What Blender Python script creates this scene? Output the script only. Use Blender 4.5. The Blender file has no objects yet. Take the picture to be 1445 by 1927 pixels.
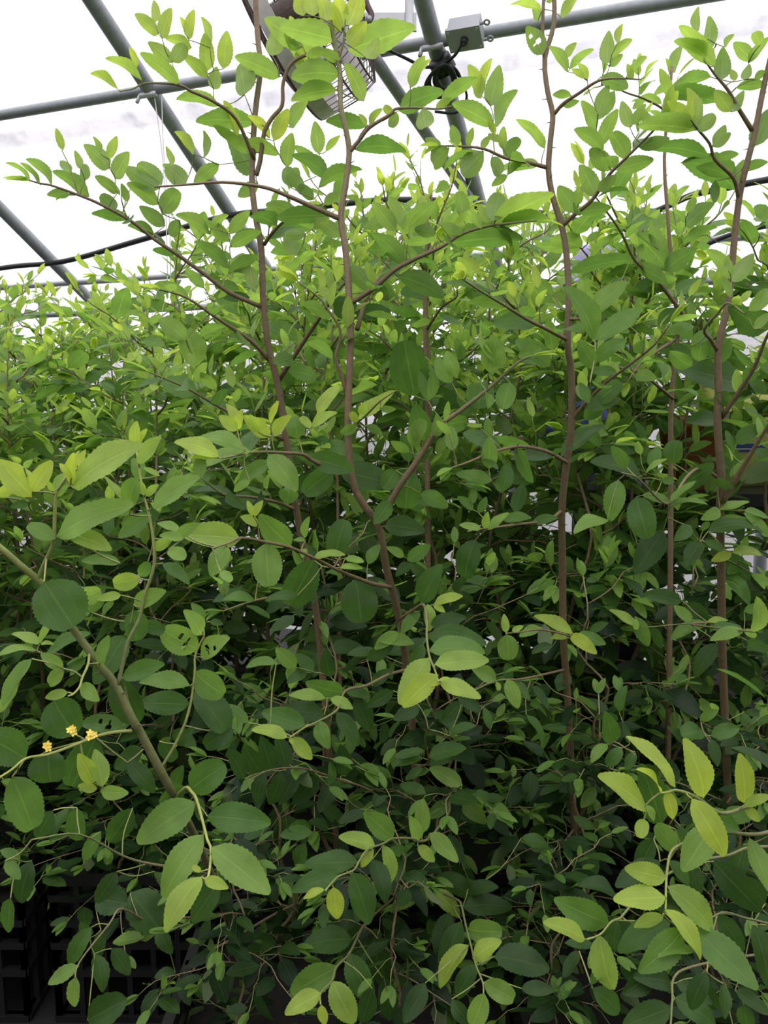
import bpy, math, random
import numpy as np
from mathutils import Vector, Matrix

# ------------------------------------------------------------------ camera, sky, exposure
SC = bpy.context.scene
COL = SC.collection
F = 1500.0                       # focal length in pixels of the 1445 x 1927 frame
CX, CY = 722.5, 963.5
CAM = np.array([0.0, 0.0, 1.15])
PITCH = math.atan(203.5 / 1500.0)   # looking slightly down
FW = np.array([0, math.cos(PITCH), -math.sin(PITCH)])
UPV = np.array([0, math.sin(PITCH), math.cos(PITCH)])
RT = np.array([1.0, 0, 0])

cam = bpy.data.cameras.new('camera')
cam.sensor_fit = 'VERTICAL'
cam.sensor_height = 36.0
cam.lens = 36.0 * F / 1927.0
cam.clip_start = 0.02
cam_o = bpy.data.objects.new('camera', cam)
COL.objects.link(cam_o)
cam_o.location = CAM
cam_o.rotation_euler = (math.pi / 2 - PITCH, 0, 0)
SC.camera = cam_o
SC.view_settings.view_transform = 'Standard'
SC.view_settings.look = 'None'
SC.view_settings.exposure = 0.68
SC.view_settings.gamma = 1.0
SC.cycles.max_bounces = 7
SC.cycles.diffuse_bounces = 4
SC.cycles.transmission_bounces = 4
SC.cycles.glossy_bounces = 2
SC.cycles.transparent_max_bounces = 8
SC.cycles.caustics_reflective = False
SC.cycles.caustics_refractive = False

SKY_HORIZON, SKY_ZENITH = 0.62, 3.6      # overcast sky: brighter overhead
W = bpy.data.worlds.new('overcast_sky')
SC.world = W
W.use_nodes = True
wn, wl = W.node_tree.nodes, W.node_tree.links
wn.clear()
tc = wn.new('ShaderNodeTexCoord')
sx = wn.new('ShaderNodeSeparateXYZ')
sq = wn.new('ShaderNodeMath'); sq.operation = 'MULTIPLY'
mr = wn.new('ShaderNodeMapRange')
mr.inputs['From Min'].default_value = 0.0
mr.inputs['From Max'].default_value = 1.0
mr.inputs['To Min'].default_value = SKY_HORIZON
mr.inputs['To Max'].default_value = SKY_ZENITH
gr = wn.new('ShaderNodeMapRange')                # below the horizon: dull ground outside
gr.inputs['From Min'].default_value = -0.06
gr.inputs['From Max'].default_value = 0.0
gr.inputs['To Min'].default_value = 0.2
gr.inputs['To Max'].default_value = 1.0
mg = wn.new('ShaderNodeMath'); mg.operation = 'MULTIPLY'
bg = wn.new('ShaderNodeBackground')
bg.inputs['Color'].default_value = (1.0, 0.985, 1.0, 1)
wo = wn.new('ShaderNodeOutputWorld')
wl.new(tc.outputs['Generated'], sx.inputs[0])
wl.new(sx.outputs['Z'], sq.inputs[0]); wl.new(sx.outputs['Z'], sq.inputs[1])
wl.new(sq.outputs[0], mr.inputs['Value']); wl.new(sx.outputs['Z'], gr.inputs['Value'])
wl.new(mr.outputs[0], mg.inputs[0]); wl.new(gr.outputs[0], mg.inputs[1])
wl.new(mg.outputs[0], bg.inputs['Strength'])
wl.new(bg.outputs[0], wo.inputs[0])

# ------------------------------------------------------------------ helpers
rng = np.random.RandomState(7)


def at(px, py, d):
    """World point seen at pixel (px, py) at depth d along the camera axis."""
    return CAM + d * (FW + RT * (px - CX) / F + UPV * (CY - py) / F)


def nrm(v):
    n = np.linalg.norm(v)
    return v / n if n > 1e-9 else np.array([0, 0, 1.0])


def tag(o, label=None, cat=None, group=None, kind=None):
    if label: o['label'] = label
    if cat: o['category'] = cat
    if group: o['group'] = group
    if kind: o['kind'] = kind
    return o


class MB:
    """Collects vertices and faces (several materials, an age value, uv) and links them as one mesh object."""

    def __init__(s):
        s.v = []; s.f = []; s.m = []; s.age = []; s.uv = []; s.n = 0

    def add(s, verts, faces, mi=0, age=0.0, uv=None):
        verts = np.asarray(verts, float)
        k = len(verts)
        s.v.append(verts)
        s.f.extend([tuple(i + s.n for i in f) for f in faces])
        s.m.extend([mi] * len(faces))
        a = np.full(k, age, float) if np.isscalar(age) else np.asarray(age, float)
        s.age.append(a)
        s.uv.append(np.zeros((k, 2)) if uv is None else np.asarray(uv, float))
        s.n += k

    def build(s, name, mats, parent=None, smooth=True, origin=None):
        me = bpy.data.meshes.new(name)
        v = np.concatenate(s.v) if s.v else np.zeros((0, 3))
        org = np.zeros(3) if origin is None else np.asarray(origin, float)
        me.from_pydata((v - org).tolist(), [], s.f)
        mats = mats if isinstance(mats, (list, tuple)) else [mats]
        for m in mats: me.materials.append(m)
        me.polygons.foreach_set('material_index', s.m)
        me.polygons.foreach_set('use_smooth', [smooth] * len(s.f))
        a = me.attributes.new('age', 'FLOAT', 'POINT')
        a.data.foreach_set('value', np.concatenate(s.age))
        uvl = me.uv_layers.new(name='UVMap')
        li = np.empty(len(me.loops), dtype=np.int32)
        me.loops.foreach_get('vertex_index', li)
        uvl.data.foreach_set('uv', np.concatenate(s.uv)[li].ravel())
        me.update()
        o = bpy.data.objects.new(name, me)
        COL.objects.link(o)
        o.location = org
        if parent is not None:
            o.parent = parent
            po = np.array(parent['_org']) if '_org' in parent else np.zeros(3)
            o.location = org - po
        return o


def empty(name, loc):
    o = bpy.data.objects.new(name, None)
    o.empty_display_size = 0.05
    COL.objects.link(o)
    o.location = loc
    return o


def smooth_path(pts, sub=4):
    pts = np.asarray(pts, float)
    if len(pts) < 3: sub = max(sub, 2)
    P = np.vstack([2 * pts[0] - pts[1], pts, 2 * pts[-1] - pts[-2]])
    out = []
    for i in range(1, len(P) - 2):
        p0, p1, p2, p3 = P[i - 1], P[i], P[i + 1], P[i + 2]
        for k in range(sub):
            t = k / sub
            out.append(0.5 * ((2 * p1) + (-p0 + p2) * t + (2 * p0 - 5 * p1 + 4 * p2 - p3) * t * t + (-p0 + 3 * p1 - 3 * p2 + p3) * t ** 3))
    out.append(pts[-1])
    return np.array(out)


def tube(mb, pts, r0, r1, seg=6, mi=0, age0=0.0, age1=0.0, cap=True):
    pts = np.asarray(pts, float)
    n = len(pts)
    tan = np.gradient(pts, axis=0)
    ref = np.array([0.3, 0.2, 0.93]) if abs(nrm(pts[-1] - pts[0])[2]) < 0.8 else np.array([0.9, 0.4, 0.1])
    r = np.linspace(r0, r1, n) if np.isscalar(r0) else np.asarray(r0)
    V = []; ang = np.arange(seg) * 2 * math.pi / seg
    for i in range(n):
        t = nrm(tan[i]); a = nrm(np.cross(t, ref)); b = np.cross(t, a)
        V.append(pts[i] + r[i] * (np.cos(ang)[:, None] * a + np.sin(ang)[:, None] * b))
    V = np.concatenate(V)
    Fc = []
    for i in range(n - 1):
        for k in range(seg):
            k2 = (k + 1) % seg
            Fc.append((i * seg + k, i * seg + k2, (i + 1) * seg + k2, (i + 1) * seg + k))
    if cap:
        Fc.append(tuple(range(seg))[::-1]); Fc.append(tuple((n - 1) * seg + k for k in range(seg)))
    age = np.repeat(np.linspace(age0, age1, n), seg)
    uv = np.stack([np.tile(np.arange(seg) / seg, n), np.repeat(np.linspace(0, 1, n), seg)], 1)
    mb.add(V, Fc, mi, age, uv)


def box(mb, c, sx_, sy_, sz_, R=None, mi=0, age=0.0):
    c = np.asarray(c, float)
    v = np.array([[x, y, z] for x in (-1, 1) for y in (-1, 1) for z in (-1, 1)], float) * np.array([sx_, sy_, sz_]) / 2
    if R is not None: v = v @ np.asarray(R).T
    mb.add(v + c, [(0, 1, 3, 2), (4, 6, 7, 5), (0, 4, 5, 1), (2, 3, 7, 6), (0, 2, 6, 4), (1, 5, 7, 3)], mi, age)


_prof = {}


def leaf(mb, base, tip, normal, aspect, age, curl=0.25, fold=0.18, n=8, teeth=True, wave=0.0, mi=0, holes=False):
    """One ovate, finely toothed leaf from base to tip, folded along its midrib and arched."""
    base = np.asarray(base, float); tip = np.asarray(tip, float)
    ax = tip - base; L = np.linalg.norm(ax)
    if L < 1e-5: return
    ax = ax / L
    nn = normal - ax * np.dot(normal, ax); nn = nrm(nn)
    side = np.cross(ax, nn)
    rnd = aspect > 0.6
    key = (n, teeth, rnd)
    if key not in _prof:
        t = np.linspace(0, 1, n + 1)
        if rnd: w = (t ** 0.48) * ((1 - t) ** 0.5)
        else: w = (t ** 0.58) * ((1 - t) ** 0.86)
        w = w / w.max()
        if teeth:
            w[1:-1] *= 1 + (0.045 if n < 18 else 0.035) * np.where(np.arange(1, n) % 2 == 0, 1, -1)
        w[0] = 0.03; w[-1] = 0.01
        _prof[key] = (t, w)
    t, w = _prof[key]
    hw = w * aspect * L * 0.5
    arch = curl * L * (4 * t * (1 - t)) * 0.25
    cs = np.array([-1, -0.5, 0, 0.5, 1.0]) if n >= 12 else np.array([-1, 0, 1.0])
    m = len(cs)
    ph = age * 40 + base[0] * 90
    V = np.empty(((n + 1) * m, 3)); UV = np.empty(((n + 1) * m, 2))
    for j, c in enumerate(cs):
        lift = fold * np.abs(c) * hw + arch + wave * hw * np.sin(t * 9 + ph + c * 1.7) * abs(c)
        fwd = np.where(np.arange(n + 1) % 2 == 0, 0.0, 0.0) + 0.03 * L * (abs(c) == 1) * (t > 0) * (t < 1)
        P = base + np.outer(t * L + fwd, ax) + np.outer(c * hw, side) + np.outer(lift, nn)
        V[j::m] = P
        UV[j::m, 0] = 0.5 + 0.5 * c; UV[j::m, 1] = t
    Fc = []
    for i in range(n):
        for j in range(m - 1):
            if holes and n >= 12 and ((i, j) in holes): continue
            a = i * m + j
            Fc.append((a, a + 1, a + m + 1, a + m))
    mb.add(V, Fc, mi, age, UV)


# ------------------------------------------------------------------ materials
def mat(name):
    m = bpy.data.materials.new(name); m.use_nodes = True
    nt = m.node_tree; nt.nodes.clear()
    return m, nt.nodes, nt.links, nt.nodes.new('ShaderNodeOutputMaterial')


def simple(name, col, rough=0.5, metal=0.0, noise=0.0, nscale=40.0, bump=0.0, spec=0.5):
    m, N, L, out = mat(name)
    b = N.new('ShaderNodeBsdfPrincipled')
    b.inputs['Roughness'].default_value = rough
    b.inputs['Metallic'].default_value = metal
    b.inputs['Specular IOR Level'].default_value = spec
    b.inputs['Base Color'].default_value = (*col, 1)
    if noise or bump:
        tx = N.new('ShaderNodeTexCoord')
        nz = N.new('ShaderNodeTexNoise'); nz.inputs['Scale'].default_value = nscale; nz.inputs['Detail'].default_value = 4
        L.new(tx.outputs['Object'], nz.inputs['Vector'])
        if noise:
            r = N.new('ShaderNodeMapRange'); r.inputs['To Min'].default_value = 1 - noise; r.inputs['To Max'].default_value = 1 + noise
            L.new(nz.outputs['Fac'], r.inputs['Value'])
            mx = N.new('ShaderNodeVectorMath'); mx.operation = 'SCALE'; mx.inputs[0].default_value = col
            L.new(r.outputs[0], mx.inputs['Scale']); L.new(mx.outputs[0], b.inputs['Base Color'])
        if bump:
            bp = N.new('ShaderNodeBump'); bp.inputs['Strength'].default_value = bump; bp.inputs['Distance'].default_value = 0.002
            L.new(nz.outputs['Fac'], bp.inputs['Height']); L.new(bp.outputs[0], b.inputs['Normal'])
    L.new(b.outputs[0], out.inputs[0])
    return m


def leaf_material():
    m, N, L, out = mat('serrated_leaf')
    at_ = N.new('ShaderNodeAttribute'); at_.attribute_name = 'age'
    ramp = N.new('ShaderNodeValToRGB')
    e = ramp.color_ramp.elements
    e[0].position = 0.0; e[0].color = (0.013, 0.042, 0.010, 1)  # dark end deepened so low foliage carries painted shade
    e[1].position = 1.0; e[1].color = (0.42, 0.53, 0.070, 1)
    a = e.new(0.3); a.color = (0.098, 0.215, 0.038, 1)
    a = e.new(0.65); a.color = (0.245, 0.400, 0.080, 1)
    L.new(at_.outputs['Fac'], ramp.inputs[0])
    uv = N.new('ShaderNodeUVMap'); uv.uv_map = 'UVMap'
    sp = N.new('ShaderNodeSeparateXYZ'); L.new(uv.outputs[0], sp.inputs[0])

    def mth(op, *a):
        n_ = N.new('ShaderNodeMath'); n_.operation = op
        for i, x in enumerate(a):
            if isinstance(x, (int, float)): n_.inputs[i].default_value = x
            else: L.new(x, n_.inputs[i])
        return n_.outputs[0]
    d = mth('ABSOLUTE', mth('SUBTRACT', sp.outputs['X'], 0.5))
    mid = mth('SUBTRACT', 1.0, mth('MULTIPLY', d, 28.0)); mid = mth('MAXIMUM', mid, 0.0)
    lat = mth('SUBTRACT', 1.0, mth('MULTIPLY', mth('ABSOLUTE', mth('SUBTRACT', d, 0.24)), 40.0)); lat = mth('MULTIPLY', mth('MAXIMUM', lat, 0.0), 0.3)
    wv = mth('SINE', mth('MULTIPLY', mth('SUBTRACT', sp.outputs['Y'], mth('MULTIPLY', d, 0.5)), 85.0))
    fine = mth('MULTIPLY', mth('MAXIMUM', mth('SUBTRACT', wv, 0.8), 0.0), 0.8)
    vein = mth('MINIMUM', mth('ADD', mth('MAXIMUM', mid, lat), fine), 1.0)
    nz = N.new('ShaderNodeTexNoise'); nz.inputs['Scale'].default_value = 45; nz.inputs['Detail'].default_value = 3
    tx = N.new('ShaderNodeTexCoord'); L.new(tx.outputs['Object'], nz.inputs['Vector'])
    var = N.new('ShaderNodeMapRange'); var.inputs['From Min'].default_value = 0.3; var.inputs['From Max'].default_value = 0.7
    var.inputs['To Min'].default_value = 0.85; var.inputs['To Max'].default_value = 1.15
    L.new(nz.outputs['Fac'], var.inputs['Value'])
    sc = N.new('ShaderNodeVectorMath'); sc.operation = 'SCALE'
    L.new(ramp.outputs[0], sc.inputs[0]); L.new(var.outputs[0], sc.inputs['Scale'])
    # paler veins
    vc = N.new('ShaderNodeVectorMath'); vc.operation = 'MULTIPLY_ADD'
    vc.inputs[1].default_value = (1.5, 1.4, 1.4); vc.inputs[2].default_value = (0.05, 0.06, 0.02)
    L.new(sc.outputs[0], vc.inputs[0])
    mv = N.new('ShaderNodeMixRGB'); mv.blend_type = 'MIX'
    L.new(vc.outputs[0], mv.inputs[2])
    L.new(mth('MULTIPLY', vein, 0.6), mv.inputs[0]); L.new(sc.outputs[0], mv.inputs[1])
    # paler, duller underside of the leaf blade
    geo = N.new('ShaderNodeNewGeometry')
    mu = N.new('ShaderNodeMixRGB'); mu.inputs[2].default_value = (0.34, 0.42, 0.20, 1)
    L.new(mth('MULTIPLY', geo.outputs['Backfacing'], 0.5), mu.inputs[0]); L.new(mv.outputs[0], mu.inputs[1])
    bp = N.new('ShaderNodeBump'); bp.inputs['Strength'].default_value = 0.35; bp.inputs['Distance'].default_value = 0.001
    L.new(mth('SUBTRACT', mth('MULTIPLY', nz.outputs['Fac'], 0.6), vein), bp.inputs['Height'])
    pr = N.new('ShaderNodeBsdfPrincipled')
    pr.inputs['Roughness'].default_value = 0.42
    pr.inputs['Specular IOR Level'].default_value = 0.36
    L.new(mu.outputs[0], pr.inputs['Base Color']); L.new(bp.outputs[0], pr.inputs['Normal'])
    tl = N.new('ShaderNodeBsdfTranslucent')
    tcol = N.new('ShaderNodeVectorMath'); tcol.operation = 'MULTIPLY'; tcol.inputs[1].default_value = (1.85, 1.75, 1.35)
    L.new(mv.outputs[0], tcol.inputs[0]); L.new(tcol.outputs[0], tl.inputs['Color'])
    mx = N.new('ShaderNodeMixShader'); mx.inputs[0].default_value = 0.52
    L.new(pr.outputs[0], mx.inputs[1]); L.new(tl.outputs[0], mx.inputs[2])
    L.new(mx.outputs[0], out.inputs[0])
    return m


def bark_material():
    m, N, L, out = mat('bark_and_twig')
    at_ = N.new('ShaderNodeAttribute'); at_.attribute_name = 'age'
    ramp = N.new('ShaderNodeValToRGB')
    e = ramp.color_ramp.elements
    e[0].position = 0.0; e[0].color = (0.155, 0.108, 0.058, 1)
    e[1].position = 1.0; e[1].color = (0.34, 0.37, 0.09, 1)
    a = e.new(0.45); a.color = (0.215, 0.150, 0.085, 1)
    a = e.new(0.75); a.color = (0.17, 0.20, 0.070, 1)
    L.new(at_.outputs['Fac'], ramp.inputs[0])
    tx = N.new('ShaderNodeTexCoord')
    nz = N.new('ShaderNodeTexNoise'); nz.inputs['Scale'].default_value = 160; nz.inputs['Detail'].default_value = 3
    L.new(tx.outputs['Object'], nz.inputs['Vector'])
    var = N.new('ShaderNodeMapRange'); var.inputs['To Min'].default_value = 0.6; var.inputs['To Max'].default_value = 1.4
    L.new(nz.outputs['Fac'], var.inputs['Value'])
    sc = N.new('ShaderNodeVectorMath'); sc.operation = 'SCALE'
    L.new(ramp.outputs[0], sc.inputs[0]); L.new(var.outputs[0], sc.inputs['Scale'])
    b = N.new('ShaderNodeBsdfPrincipled'); b.inputs['Roughness'].default_value = 0.6
    L.new(sc.outputs[0], b.inputs['Base Color'])
    bp = N.new('ShaderNodeBump'); bp.inputs['Strength'].default_value = 0.4; bp.inputs['Distance'].default_value = 0.001
    L.new(nz.outputs['Fac'], bp.inputs['Height']); L.new(bp.outputs[0], b.inputs['Normal'])
    L.new(b.outputs[0], out.inputs[0])
    return m


def film_material():
    m, N, L, out = mat('greenhouse_film')
    tx = N.new('ShaderNodeTexCoord')
    nz = N.new('ShaderNodeTexNoise'); nz.inputs['Scale'].default_value = 9; nz.inputs['Detail'].default_value = 6; nz.inputs['Roughness'].default_value = 0.7
    L.new(tx.outputs['Object'], nz.inputs['Vector'])
    rp = N.new('ShaderNodeValToRGB')
    e = rp.color_ramp.elements
    e[0].position = 0.28; e[0].color = (0.70, 0.69, 0.74, 1)
    e[1].position = 0.52; e[1].color = (0.93, 0.92, 0.935, 1)
    L.new(nz.outputs['Fac'], rp.inputs[0])
    tl = N.new('ShaderNodeBsdfTranslucent')
    td = N.new('ShaderNodeVectorMath'); td.operation = 'SCALE'; td.inputs['Scale'].default_value = 0.55
    L.new(rp.outputs[0], td.inputs[0]); L.new(td.outputs[0], tl.inputs['Color'])
    tr = N.new('ShaderNodeBsdfTransparent')
    tq = N.new('ShaderNodeVectorMath'); tq.operation = 'SCALE'; tq.inputs['Scale'].default_value = 0.84
    L.new(rp.outputs[0], tq.inputs[0]); L.new(tq.outputs[0], tr.inputs['Color'])
    mx = N.new('ShaderNodeMixShader'); mx.inputs[0].default_value = 0.5
    L.new(tl.outputs[0], mx.inputs[1]); L.new(tr.outputs[0], mx.inputs[2])
    L.new(mx.outputs[0], out.inputs[0])
    return m


M_LEAF = leaf_material()
M_BARK = bark_material()
M_FILM = film_material()
M_LIGHT_BLOCK = simple('black_light_block', (0.02, 0.022, 0.02), 0.9, 0, 0.3, 150)  # opaque black added to the unseen walls to cut side light
M_STEEL = simple('galvanised_steel', (0.30, 0.32, 0.34), 0.5, 0.35, 0.25, 60)
M_STEEL_L = simple('pale_zinc', (0.52, 0.52, 0.55), 0.45, 0.3, 0.12, 40)
M_BLACK = simple('black_rubber', (0.018, 0.018, 0.02), 0.55)
M_CRATE = simple('black_crate_plastic', (0.008, 0.008, 0.0075), 0.5, 0, 0.3, 30)
M_SOIL = simple('potting_soil', (0.010, 0.008, 0.006), 0.95, 0, 0.5, 120, 1.0)
M_FLOOR = simple('black_weed_mat', (0.010, 0.010, 0.010), 0.85, 0, 0.35, 200, 0.5)
M_GREYBOX = simple('grey_box_plastic', (0.36, 0.37, 0.40), 0.5, 0, 0.06, 20)
M_STRING = simple('white_string', (0.75, 0.73, 0.75), 0.8)
M_FAN = simple('fan_sheet_steel', (0.56, 0.52, 0.51), 0.55, 0.0, 0.25, 50)
M_WIRE = simple('rusty_guard_wire', (0.12, 0.085, 0.075), 0.6, 0.3, 0.4, 90)
M_FLOWER = simple('yellow_blossom', (0.80, 0.62, 0.10), 0.6)
M_SKIN = simple('skin', (0.52, 0.32, 0.23), 0.5)
M_HAIR = simple('dark_hair', (0.03, 0.02, 0.02), 0.5)
M_LILAC = simple('lilac_cloth', (0.40, 0.36, 0.66), 0.85, 0, 0.12, 60)
M_BLUE = simple('blue_cloth', (0.16, 0.16, 0.66), 0.8, 0, 0.15, 40)
M_JEANS = simple('dark_denim', (0.05, 0.06, 0.12), 0.85, 0, 0.2, 80)
M_CORAL = simple('coral_plastic', (0.78, 0.24, 0.13), 0.5)
M_YELLOW = simple('pale_yellow_sack', (0.82, 0.78, 0.26), 0.6, 0, 0.06, 30)
M_BLUEBAND = simple('blue_sack_band', (0.10, 0.12, 0.60), 0.6)

# ------------------------------------------------------------------ greenhouse shell
AV = np.array([-0.933, 0.36, 0]); UV_ = np.array([0.36, 0.933, 0])


def G(a, u, z): return AV * a + UV_ * u + np.array([0, 0, z])


def roof_z(u):
    s = abs(u - 0.45)
    return 3.290 - 0.606 * math.sqrt(s * s + 0.03)


U_FAR, U_NEAR, A_L, A_R = 3.55, -2.65, 5.2, -4.2
RN = nrm(UV_ * 0.606 + np.array([0, 0, 1.0]))          # outward normal of the far slope


def ruled(name, P, Q, kind='structure', m=M_FILM):
    mb = MB(); n = len(P)
    mb.add(np.concatenate([P, Q]), [(i, i + 1, n + i + 1, n + i) for i in range(n - 1)])
    return tag(mb.build(name, m), kind=kind)


us = np.linspace(U_NEAR, U_FAR, 63)
ruled('ceiling', [G(A_L, u, roof_z(u) + 0.04) for u in us], [G(A_R, u, roof_z(u) + 0.04) for u in us])
zf, zn = roof_z(U_FAR) + 0.04, roof_z(U_NEAR) + 0.04
ruled('wall_far', [G(A_L, U_FAR, zf), G(A_L, U_FAR, 0)], [G(A_R, U_FAR, zf), G(A_R, U_FAR, 0)])
ruled('wall_near', [G(A_L, U_NEAR, zn), G(A_L, U_NEAR, 0)], [G(A_R, U_NEAR, zn), G(A_R, U_NEAR, 0)], m=M_LIGHT_BLOCK)  # out-of-view near and end walls made opaque to block side light
ruled('wall_left', [G(A_L, u, roof_z(u) + 0.04) for u in us], [G(A_L, u, 0) for u in us], m=M_LIGHT_BLOCK)
ruled('wall_right', [G(A_R, u, roof_z(u) + 0.04) for u in us], [G(A_R, u, 0) for u in us], m=M_LIGHT_BLOCK)
ruled('floor', [G(A_L, U_FAR, 0), G(A_L, U_NEAR, 0)], [G(A_R, U_FAR, 0), G(A_R, U_NEAR, 0)], m=M_FLOOR)
# overlap seam of the film, a second narrow sheet lying on the first
ruled('trim_1', [G(A_L, 2.40, roof_z(2.40) + 0.052), G(A_L, 2.46, roof_z(2.46) + 0.052)],
      [G(A_R, 2.40, roof_z(2.40) + 0.052), G(A_R, 2.46, roof_z(2.46) + 0.052)])


def hoop(a, label, r=0.025):
    mb = MB()
    pts = [G(a, U_FAR - 0.03, 0)] + [G(a, U_FAR - 0.03, z) for z in (0.5, 1.0)]
    pts += [G(a, u, roof_z(u)) for u in np.linspace(U_FAR - 0.08, U_NEAR + 0.08, 40)]
    pts += [G(a, U_NEAR + 0.03, z) for z in (1.0, 0.5, 0)]
    tube(mb, pts, r, r, 12)
    return tag(mb.build('hoop_pipe', M_STEEL, origin=G(a, U_FAR - 0.03, 0)), label, 'pipe', 'hoops of the greenhouse frame')


hoop(2.73, 'grey steel hoop pipe cut off by the left edge, the lowest one on the left')
hoop(1.704, 'grey steel hoop pipe slanting down the upper left past the two white strings')
hoop(0.735, 'grey steel hoop pipe that carries the black cable coil')
hoop(-0.28, 'grey steel hoop pipe beyond the right edge, glimpsed low beside the right stems')

# purlin under the hoops, with couplings and clamps
def purlin(u, a0, a1, r, drop, label, m, couplings=()):
    mb = MB(); z = roof_z(u) - drop
    tube(mb, [G(a, u, z) for a in np.linspace(a0, a1, 12)], r, r, 12)
    o = mb.build('purlin_pipe', m, origin=G(0, u, z)); o['_org'] = list(G(0, u, z))
    tag(o, label, 'pipe')
    for a in couplings:
        c = MB(); tube(c, [G(a - 0.07, u, z), G(a + 0.07, u, z)], r + 0.004, r + 0.004, 12); c.build('coupling', m, o)
    return o


PU, PZ = 2.3, roof_z(2.3) - 0.0
pur = purlin(2.3, 4.9, -3.9, 0.0175, 0.0, 'grey purlin pipe crossing the film from the left edge to the junction box', M_STEEL, (2.80,))
for a in (2.73, 1.704, 0.735, -0.28):
    c = MB(); n_ = np.array(G(a, 2.3, PZ))
    tube(c, [n_ - RN * 0.022 - AV * 0.03, n_ - RN * 0.022 + AV * 0.03], 0.009, 0.009, 10)
    tube(c, [n_ - RN * 0.01 + AV * 0.034, n_ - RN * 0.05 + AV * 0.034], 0.006, 0.006, 8)
    c.build('clamp', M_STEEL_L, pur)
purlin(3.05, 4.9, -3.9, 0.014, 0.0, 'pale low purlin pipe along the foot of the roof slope', M_STEEL_L)
purlin(3.24, 4.9, -3.9, 0.014, 0.0, 'lowest purlin pipe just above the back plants', M_STEEL)


def on_roof(px, py, off=0.0):
    """Point where the pixel's ray meets the far roof slope (off metres inside)."""
    d = at(px, py, 1.0) - CAM
    lo, hi = 0.5, 8.0
    for _ in range(50):
        t = (lo + hi) / 2; p = CAM + d * t
        if p[2] < roof_z(np.dot(p, UV_)) - off: lo = t
        else: hi = t
    return CAM + d * lo


# brace from the purlin down beside the coil hoop
mb = MB(); p0 = on_roof(686, 82, 0.05); p1 = on_roof(910, 410, 0.03)
tube(mb, [p0 + (p1 - p0) * t for t in np.linspace(0, 1, 6)], 0.0185, 0.0185, 12)
tag(mb.build('brace_pipe', M_STEEL, origin=p0), 'grey diagonal brace pipe between the fan and the cable coil', 'pipe')

# dark irrigation hoses hung under the roof
def hose(pix, label, r=0.011, off=0.05):
    mb = MB(); P = smooth_path([on_roof(x, y, off) for x, y in pix], 5)
    tube(mb, P, r, r, 8)
    return tag(mb.build('irrigation_hose', M_BLACK, origin=P[0]), label, 'hose')


hose([(-200, 545), (0, 505), (120, 492), (270, 450), (430, 406), (560, 394), (700, 378), (830, 378), (920, 392), (1010, 400), (1100, 418), (1200, 428)],
     'long black hose arching under the film behind the left and centre stems')
hose([(1180, 415), (1240, 395), (1300, 368), (1360, 355), (1445, 338), (1560, 320)], 'black hose rising behind the right stems, upper of the two there', 0.010)
hose([(1290, 480), (1330, 460), (1380, 440), (1445, 425), (1560, 405)], 'black hose behind the right stems, lower of the two there', 0.008)

# junction box on the purlin
jc = on_roof(877, 60, 0.035)
jr = np.array([nrm(np.cross(FW, np.array([0, 0, 1.0]))), FW, UPV]).T
tilt = math.radians(-7)
ex = -AV; ey = RN * 1.0; ez = nrm(np.cross(ex, ey)); ez = ez if ez[2] > 0 else -ez
RB = np.array([ex, -RN, ez]).T
jb = empty('junction_box', jc); jb['_org'] = list(jc)
tag(jb, 'grey junction box with a cable from its middle on the purlin', 'electrical box')
mb = MB(); box(mb, jc, 0.088, 0.045, 0.060, RB); mb.build('body', M_GREYBOX, jb, smooth=False)
mb = MB(); box(mb, jc - RN * 0.026 , 0.095, 0.010, 0.067, RB)
mb.build('cover', M_GREYBOX, jb, smooth=False)
for sx_ in (-1, 1):
    for sz_ in (-1, 1):
        mb = MB(); c = jc - RN * 0.031 + RB @ np.array([sx_ * 0.040, 0, sz_ * 0.026])
        tube(mb, [c, c - RN * 0.003], 0.004, 0.004, 8); mb.build('screw', M_STEEL_L, jb, smooth=False)
for sz_ in (-1, 1):
    mb = MB(); c = jc + RB @ np.array([0.052, 0.01, sz_ * 0.024])
    ang = np.linspace(0, 2 * math.pi, 13)
    tube(mb, [c + RB @ np.array([0.012 + 0.007 * math.cos(t), 0, 0.007 * math.sin(t)]) for t in ang], 0.003, 0.003, 6)
    tube(mb, [c + RB @ np.array([-0.012, 0, 0]), c + RB @ np.array([0.006, 0, 0])], 0.0045, 0.0045, 6)
    mb.build('mounting_lug', M_GREYBOX, jb)
mb = MB(); tube(mb, [jc - RN * 0.029, jc - RN * 0.045], 0.011, 0.009, 10); mb.build('cable_gland', M_BLACK, jb)

# black cable: box -> coil on the hoop -> fan
mb = MB()
knot = on_roof(833, 122, 0.045)
P = smooth_path([jc - RN * 0.05, on_roof(868, 85, 0.07), on_roof(855, 105, 0.065), knot], 6)
tube(mb, P, 0.0045, 0.0045, 6)
P = smooth_path([knot, on_roof(800, 126, 0.06), on_roof(760, 108, 0.07), on_roof(720, 88, 0.08), on_roof(690, 66, 0.10), on_roof(672, 30, 0.2)], 6)
tube(mb, P, 0.0045, 0.0045, 6)
for k, (w_, h_, dx, t0) in enumerate([(27, 52, -3, 0.0), (33, 56, 2, .25), (22, 60, -7, .4), (30, 50, 6, -.3), (18, 46, 0, .15), (36, 62, 4, -.2)]):
    pts = []
    for q in np.linspace(0, 2 * math.pi, 26):
        x = 833 + dx + w_ * math.sin(q) * (0.55 + 0.45 * (1 - math.cos(q)) / 2); y = 122 + h_ * (1 - math.cos(q)) / 2
        pts.append(on_roof(x + t0 * (y - 122), y, 0.05 + 0.006 * k))
    tube(mb, pts, 0.0045, 0.0045, 6)
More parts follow.
